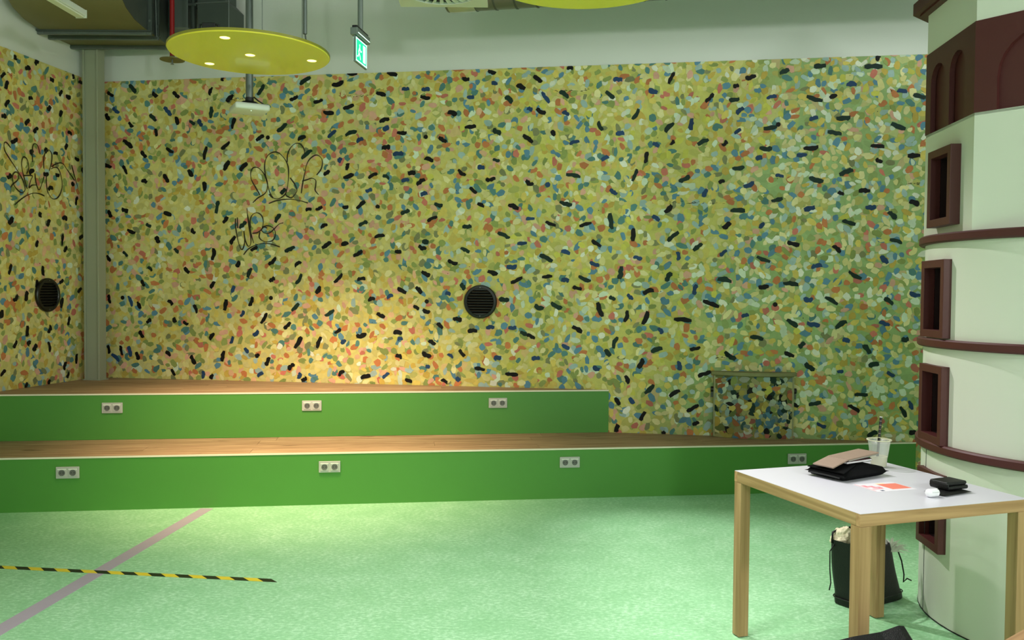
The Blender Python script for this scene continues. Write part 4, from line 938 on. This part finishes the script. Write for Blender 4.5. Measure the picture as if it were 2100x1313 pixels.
# ------------------------------------------------------------------ things on the table
def soft_slab(mb_dims, puff, nx=14, ny=10, edge=.012, wob=0.0, seed=0):
    """padded slab: rounded rim, puffed top; returns MB centred in xy, base at z=0"""
    lx, ly, h = mb_dims; m = MB(); vs_ = []; rows = []
    def rect(x, y): return x, y
    tops = []; 
    for j in range(ny+1):
        for i in range(nx+1):
            s = -1+2*i/nx; t = -1+2*j/ny
            x = s*lx/2; y = t*ly/2
            e = max(abs(s)**6, abs(t)**6)
            zt = h*(.5+.5*(1-e)**.5) + puff*(1-s*s)*(1-t*t) + wob*noise.noise(Vector((x*14+seed, y*14, seed)))*(1-e)
            zb = h*.5*(1-(1-e)**.5)
            vs_.append((x, y, zt, zb))
    n = (nx+1)*(ny+1)
    m.v = [(a, b, c) for a, b, c, d in vs_]+[(a, b, d) for a, b, c, d in vs_]
    for j in range(ny):
        for i in range(nx):
            a = j*(nx+1)+i; m.f.append([a, a+1, a+nx+2, a+nx+1]); m.f.append([n+a, n+a+nx+1, n+a+nx+2, n+a+1]); m.mi += [0, 0]
    per = [i for i in range(nx+1)]+[j*(nx+1)+nx for j in range(1, ny+1)]+[ny*(nx+1)+i for i in range(nx-1, -1, -1)]+[j*(nx+1) for j in range(ny-1, 0, -1)]
    for k in range(len(per)):
        a = per[k]; b = per[(k+1) % len(per)]; m.f.append([a, n+a, n+b, b]); m.mi.append(0)
    return m
SY = .549
sl = empty('laptop_sleeve', (1.470, 3.730, TZ+.0005), SY, 'black padded laptop sleeve lying on the white table under a tablet cover', 'sleeve')
m_ = soft_slab((.305, .205, .043), .013, wob=.004, seed=3); m_.build('pouch', M_FELT, sl, smooth=True)
m_ = MB(); m_.tube([(-.152, -.08, .017), (-.1535, 0, .019), (-.152, .08, .017)], .0035); m_.build('zip', M_BLACK, sl)
m_ = MB(); m_.extrude([(-.148, -.097, .036), (-.02, -.06, .0545), (-.02, .06, .0545), (-.148, .09, .037)], (0, 0, .003)); m_.build('flap', M_FELT, sl)

bk = empty('notebook', (1.470, 3.730, TZ+.0585), SY, 'burgundy notebook lying on the black sleeve beneath the taupe tablet cover', 'notebook')
m_ = MB(); m_.box((.03, .0, .007), (.17, .085, .013)); m_.build('cover', M_BURG, bk, bevel=.005, seg=3, smooth=True, autos=A30)
m_ = MB(); m_.box((.026, .0, .007), (.166, .087, .007)); m_.build('pages', M_PAPER, bk)
fo = empty('tablet_cover', (1.470, 3.730, TZ+.0585), SY, 'open taupe tablet cover propped like a tent on the black sleeve', 'tablet case')
m_ = MB(); m_.extrude([(-.155, -.05, -.006), (-.06, -.05, .0185), (-.06, -.05, .0235), (-.157, -.05, .0)], (0, .105, 0)); m_.build('folded_flap', M_TAUPE, fo, bevel=.001)
m_ = MB(); m_.extrude([(-.06, -.05, .0185), (.15, -.05, .031), (.15, -.05, .037), (-.06, -.05, .0245)], (0, .105, 0)); m_.build('front_leaf', M_TAUPE, fo, bevel=.001)
m_ = MB(); m_.extrude([(-.05, -.048, .0135), (.14, -.048, .025), (.14, -.048, .0305), (-.05, -.048, .0188)], (0, .1, 0)); m_.build('tablet', mat('tablet_silver', (168, 164, 158), .35, .5, var=.03), fo, bevel=.001)

cu = empty('drink_cup', (1.691, 3.922, TZ+.0005), 0, 'clear plastic cup with a little milky drink and a dark straw', 'cup')
m_ = MB(); HC = .125
m_.lathe([(.0005, .001), (.0325, .001), (.034, .004), (.0375, .045), (.0382, .047), (.0455, .1), (.0462, .103), (.049, HC-.003), (.053, HC-.001), (.054, HC), (.053, HC+.001), (.0485, HC-.001), (.0448, .1), (.0368, .045), (.033, .005), (.0005, .003)], (0, 0, 0), 40)
m_.build('cup_shell', M_CLEAR, cu, smooth=True)
m_ = MB(); m_.lathe([(.0005, .0035), (.0322, .0045), (.0366, .050), (.0005, .050)], (0, 0, 0), 36); m_.build('drink', M_MILK, cu, smooth=True, autos=A30)
m_ = MB(); m_.lathe([(.0478, HC-.004), (.0545, HC-.002), (.0545, HC+.002), (.0478, HC+.0015)], (0, 0, 0), 40, closed=True); m_.build('rim', mat('cloudy_rim', (214, 212, 184), .3, var=.02), cu, smooth=True, autos=A30)
m_ = MB(); A_ = Vector((-.012, -.01, .03)); B_ = Vector((.013, .015, .228))
m_.cyl(A_, B_, .0058, 14); st = m_.build('straw', M_BLACK, cu, smooth=True, autos=A30)
for k in range(10):
    a = A_.lerp(B_, .52+k*.047); b = A_.lerp(B_, .532+k*.047)
    if k % 2 == 0: q = MB(); q.cyl(a, b, .006, 14); q.build('straw_mark', M_TAUPE if k else M_MILK, st, smooth=True, autos=A30)
q = MB(); q.cyl(A_.lerp(B_, .985), B_+(B_-A_)*.004, .0061, 14); q.build('straw_tip', M_PAPER, st)

fy = empty('flyer', (0, 0, TZ+.0003), 0, 'pink and coral printed flyer lying flat on the white table', 'flyer')
pa_, pb_, pc_, pd_ = Vector((1.42, 3.54, 0)), Vector((1.466, 3.405, 0)), Vector((1.652, 3.462, 0)), Vector((1.606, 3.597, 0))
def fq(a, b, c, d, z, t, m, nm, par):
    def P(s, r): return tuple(pa_+(pd_-pa_)*s+(pb_-pa_)*r+Vector((0, 0, z)))
    q = MB(); q.extrude([P(a, c), P(b, c), P(b, d), P(a, d)], (0, 0, t)); return q.build(nm, m, par)
sh = fq(0, 1, 0, 1, 0, .0005, M_PAPER, 'sheet', fy)
fq(.5, .98, .18, .82, .0005, .0002, M_CORAL, 'coral_panel', sh)
fq(.5, .72, .08, .17, .0005, .0002, mat('print_cream', (240, 220, 180), .6, var=.02), 'cream_strip', sh)
for a, b, c, d in ((.08, .18, .2, .45), (.2, .3, .3, .55), (.1, .36, .62, .7), (.3, .4, .45, .6), (.02, .04, .02, .9)): fq(a, b, c, d, .0005, .0002, M_PINK, 'pink_mark', sh)
fq(.16, .24, .84, .93, .0005, .0002, mat('print_navy', (40, 48, 80), .6, var=.05), 'navy_mark', sh)

ph = empty('card_case', (1.748, 3.408, TZ+.0005), .5, 'flat black case on the table under the black wallet', 'case')
m_ = soft_slab((.165, .095, .010), .0015, 12, 8); m_.build('body', M_LEATHER, ph, smooth=True)
wa = empty('wallet', (1.768, 3.440, TZ+.0125), .42, 'thick folded black leather wallet lying on the flat black case', 'wallet')
m_ = MB(); m_.box((0, 0, .009), (.116, .09, .017)); m_.build('lower_fold', M_LEATHER, wa, bevel=.007, seg=3, smooth=True, autos=A30)
m_ = MB(); m_.box((-.002, .002, .0255), (.112, .086, .0155)); m_.build('upper_fold', M_LEATHER, wa, bevel=.0072, seg=4, smooth=True, autos=A30)
m_ = MB(); m_.box((-.055, .0, .0172), (.008, .088, .02)); m_.build('spine', M_LEATHER, wa, bevel=.0038, seg=3, smooth=True, autos=A30)
eb = empty('earbud_case', (1.648, 3.330, TZ+.0005), .35, 'small white rounded earbud case in front of the black wallet', 'case')
m_ = MB(); m_.box((0, 0, .0165), (.058, .034, .032)); m_.build('shell', mat('gloss_white', (244, 244, 248), .18, var=.01), eb, bevel=.0148, seg=6, smooth=True)
m_ = MB(); m_.box((0, -.0168, .021), (.034, .0008, .0006)); m_.build('lid_seam', M_SOCKETD, eb)

# ------------------------------------------------------------------ bag under the table
bg = empty('tote_bag', (1.800, 4.262, 0), .588, 'black leather tote bag standing on the floor beneath the table', 'bag')
m_ = MB(); nx, nz = 10, 12
def tote(s, z):   # half extents at height z (0..1), s=-1..1 along the length
    return (.165-.0*z, .085*(1-.25*z))
rings = []
for k in range(nz+1):
    z = k/nz; zz = .005+.30*z
    xl = -.186-.03*z; xr = .180-.125*z**1.2; hy = .083*(1+.12*z)
    if k <= 1: xl -= .004; xr += .006; hy += .004
    pts = []
    N = 28
    for q in range(N):
        a = 2*PI*q/N; ca_, sa_ = math.cos(a), math.sin(a)
        px = math.copysign(abs(ca_)**.35, ca_); py = math.copysign(abs(sa_)**.35, sa_)
        x = (xl+xr)/2+(xr-xl)/2*px; y = hy*py*(1+.05*math.sin(z*6+px*2))
        sag = .018*(1-abs(px)) * (1 if z > .9 else 0)
        pts.append((x, y, zz - sag + .02*max(0, -px)*(z > .9)))
    rings.append(pts)
for r_ in rings: m_.v += r_
N = 28
for k in range(nz):
    for q in range(N):
        m_.f.append([k*N+q, k*N+(q+1) % N, (k+1)*N+(q+1) % N, (k+1)*N+q]); m_.mi.append(0)
m_.f.append(list(range(N-1, -1, -1))); m_.mi.append(0)
# inner lining a little below the rim
b0 = len(m_.v); m_.v += [(x*.95, y*.88, z-.012) for x, y, z in rings[-1]]
for q in range(N): m_.f.append([nz*N+q, nz*N+(q+1) % N, b0+(q+1) % N, b0+q]); m_.mi.append(0)
m_.f.append(list(range(b0, b0+N))); m_.mi.append(0)
m_.build('body', M_LEATHER, bg, smooth=True, autos=math.radians(50))
m_ = MB()
pts = []
for q in range(29):
    a = 2*PI*q/28; pts.append((-.003+.192*math.copysign(abs(math.cos(a))**.35, math.cos(a)), .0885*math.copysign(abs(math.sin(a))**.35, math.sin(a)), .036))
m_.tube(pts, .003, 6); m_.build('bottom_piping', M_BLACK, bg)
for y, dz in ((-.072, 0), (.07, .01)):
    m_ = MB(); m_.tube([(-.165, y*.75, .285), (-.215, y*.9, .31), (-.2, y, .345+dz), (-.13, y*1.05, .355+dz), (-.06, y, .35+dz), (.0, y*.8, .325), (.03, y*.75, .295)], .0055, 8); m_.build('handle', M_LEATHER, bg, smooth=True)
m_ = MB(); m_.tube([(-.21, .05, .305), (-.236, .058, .27), (-.232, .06, .18), (-.222, .06, .11), (-.232, .061, .075)], .0032, 6); m_.build('tie_cord', M_LEATHER, bg, smooth=True)
m_ = MB(); m_.tube([(.09, -.06, .29), (.125, -.07, .26), (.16, -.075, .19), (.178, -.078, .12), (.165, -.084, .085), (.19, -.088, .10), (.22, -.092, .085)], .0038, 6); m_.build('tie_cord', M_LEATHER, bg, smooth=True)

sc = empty('cream_scarf', (1.645, 4.22, .30), 0, 'crumpled cream cloth stuffed into the left side of the tote bag', 'scarf')
bm = bmesh.new(); bmesh.ops.create_icosphere(bm, subdivisions=5, radius=1.0)
for v in bm.verts:
    p = v.co.copy(); n_ = noise.fractal(p*1.6+Vector((3, 1, 7)), .9, 2.2, 4)*.30+noise.noise(p*4)*.06
    p *= 1+n_; v.co = Vector((p.x*.052+.005*p.z, p.y*.045, p.z*.052+.025+.012*p.x))
me = bpy.data.meshes.new('cloth_bundle'); bm.to_mesh(me); bm.free(); me.materials.append(M_FLUFF)
me.polygons.foreach_set('use_smooth', [True]*len(me.polygons))
so = bpy.data.objects.new('cloth_bundle', me); COL.objects.link(so); so.parent = sc

ft = empty('feather_tuft', (1.893, 4.225, .262), 0, 'tuft of white feathers sticking out of the right side of the tote bag', 'feather')
rg = random.Random(5); m_ = MB()
for k in range(60):
    a = rg.uniform(-.9, 1.6); ln = rg.uniform(.04, .085); b = rg.uniform(-.5, .5)
    d = Vector((math.sin(a), b*.6, math.cos(a))).normalized(); c = Vector((rg.uniform(-.012, .012), rg.uniform(-.012, .012), rg.uniform(-.01, .015)))
    sd_ = d.cross(Vector((0, 1, .2))).normalized()*.0022; dr_ = Vector((.3, 0, -.5))*ln
    p0 = c; p1 = c+d*ln*.5; p2 = c+d*ln+dr_*.4
    m_.add([p0-sd_, p0+sd_, p1+sd_*1.6, p1-sd_*1.6, p2], [(0, 1, 2, 3), (3, 2, 4)])
to = m_.build('barbs', mat('white_feather', (236, 236, 226), .8, var=.03), ft); tag(to, kind='stuff')
m_ = MB(); m_.tube([(-.005, 0, -.02), (.0, 0, .0), (.012, 0, .03), (.02, 0, .045)], .0022, 6); m_.build('quill', MATS['white_feather'], ft)

# ------------------------------------------------------------------ things cut off by the lower edge
fb = empty('slouch_bag', (1.215, 2.885, 0), .12, 'black bag with grey front standing on the floor by the nearest table leg', 'bag')
m_ = MB(); top = [(-.13, .0, .350), (-.05, .0, .366), (.05, .0, .378), (.115, .0, .398), (.135, .0, .395), (.165, .0, .35)]
n = len(top); fr_ = []; bk_ = []
for lev, (f, zf) in enumerate(((1.0, .0), (1.06, .06), (1.0, .6), (.8, .88))):
    fr_.append([(x*1.02, -.085*f, z*zf+.002) for x, y, z in top]); bk_.append([(x*1.02, .07*f, z*zf+.002) for x, y, z in top])
rows = fr_+[top]+bk_[::-1]
for r_ in rows: m_.v += r_
for k in range(len(rows)-1):
    for q in range(n-1): m_.f.append([k*n+q, k*n+q+1, (k+1)*n+q+1, (k+1)*n+q]); m_.mi.append(1 if k in (1,) else 0)
m_.f.append([k*n for k in range(len(rows))]); m_.mi.append(0); m_.f.append([k*n+n-1 for k in range(len(rows)-1, -1, -1)]); m_.mi.append(0)
m_.f.append([q for q in range(n)]+[(len(rows)-1)*n+q for q in range(n-1, -1, -1)]); m_.mi.append(0)
m_.build('body', [M_LEATHER, M_GREYCL], fb)
m_ = MB(); m_.box((-.0, -.079, .29), (.3, .012, .035)); 
m_ = MB(); m_.tube([(-.04, -.070, .336), (.05, -.070, .345), (.125, -.070, .352)], .0028, 6); m_.build('zip', mat('zip_silver', (190, 192, 180), .3, .6, var=.05), fb)

sy_ = .667
sto = empty('wooden_stool', (1.735, 2.545, 0), sy_, 'light wooden stool with dark seat board at the bottom right corner', 'stool')
S = .40; RWd = .055; RH = .05; ZS = .45
for sg in (-1, 1):
    m_ = MB(); m_.box((0, sg*(S/2-RWd/2), ZS-RH/2), (S, RWd, RH)); m_.build('seat_rail', M_BEECH, sto, bevel=.002)
    m_ = MB(); m_.box((sg*(S/2-RWd/2), 0, ZS-RH/2), (RWd, S-2*RWd, RH)); m_.build('seat_rail', M_BEECHY, sto, bevel=.002)
m_ = MB(); m_.box((0, 0, ZS-.035), (S-2*RWd, S-2*RWd, .02)); m_.build('seat_board', M_BROWN, sto)
for sx in (-1, 1):
    for sy in (-1, 1):
        m_ = MB(); m_.box((0, 0, (ZS-RH)/2), (.045, .045, ZS-RH-.0005)); lo = m_.build('leg', M_BEECHZ, sto, bevel=.002); lo.location = (sx*(S/2-.026), sy*(S/2-.026), 0)

# ------------------------------------------------------------------ tapes on the floor
gt = MB(); g0 = Vector((-2.132, 5.985, 0)); g1 = Vector((-2.30, 3.10, 0)); g1 = g0+(Vector((-2.281, 3.795, 0))-g0)*1.9
dv = (g1-g0).normalized(); sv = Vector((-dv.y, dv.x, 0))*.044
gt.extrude([g0-sv, g1-sv, g1+sv, g0+sv], (0, 0, .0008)); tag(gt.build('floor_tape', M_GTAPE), 'grey violet tape strip running along the floor to the lower step', 'tape')
ht = MB(); h0 = Vector((-4.3, 4.845, .0009)); h1 = Vector((-1.27, 4.484, .0009)); d = (h1-h0).normalized(); nn = Vector((-d.y, d.x, 0)); WD = .045
# refined by the two measured ends
L_ = (h1-h0).length; k = 0; s = L_; stp = .0775; sh_ = .052
while s > 0:
    a1 = s; a0 = max(s-stp, 0)
    q = [h0+d*(a0+sh_)-nn*WD/2, h0+d*(a1+sh_)-nn*WD/2, h0+d*(a1-0)+nn*WD/2, h0+d*(a0-0)+nn*WD/2]
    ht.extrude([tuple(p) for p in q], (0, 0, .0008), mi=0 if k % 2 == 0 else 1); s -= stp; k += 1
tag(ht.build('hazard_tape', [M_HK, M_HY]), 'black and yellow striped hazard tape stuck across the green floor', 'tape')
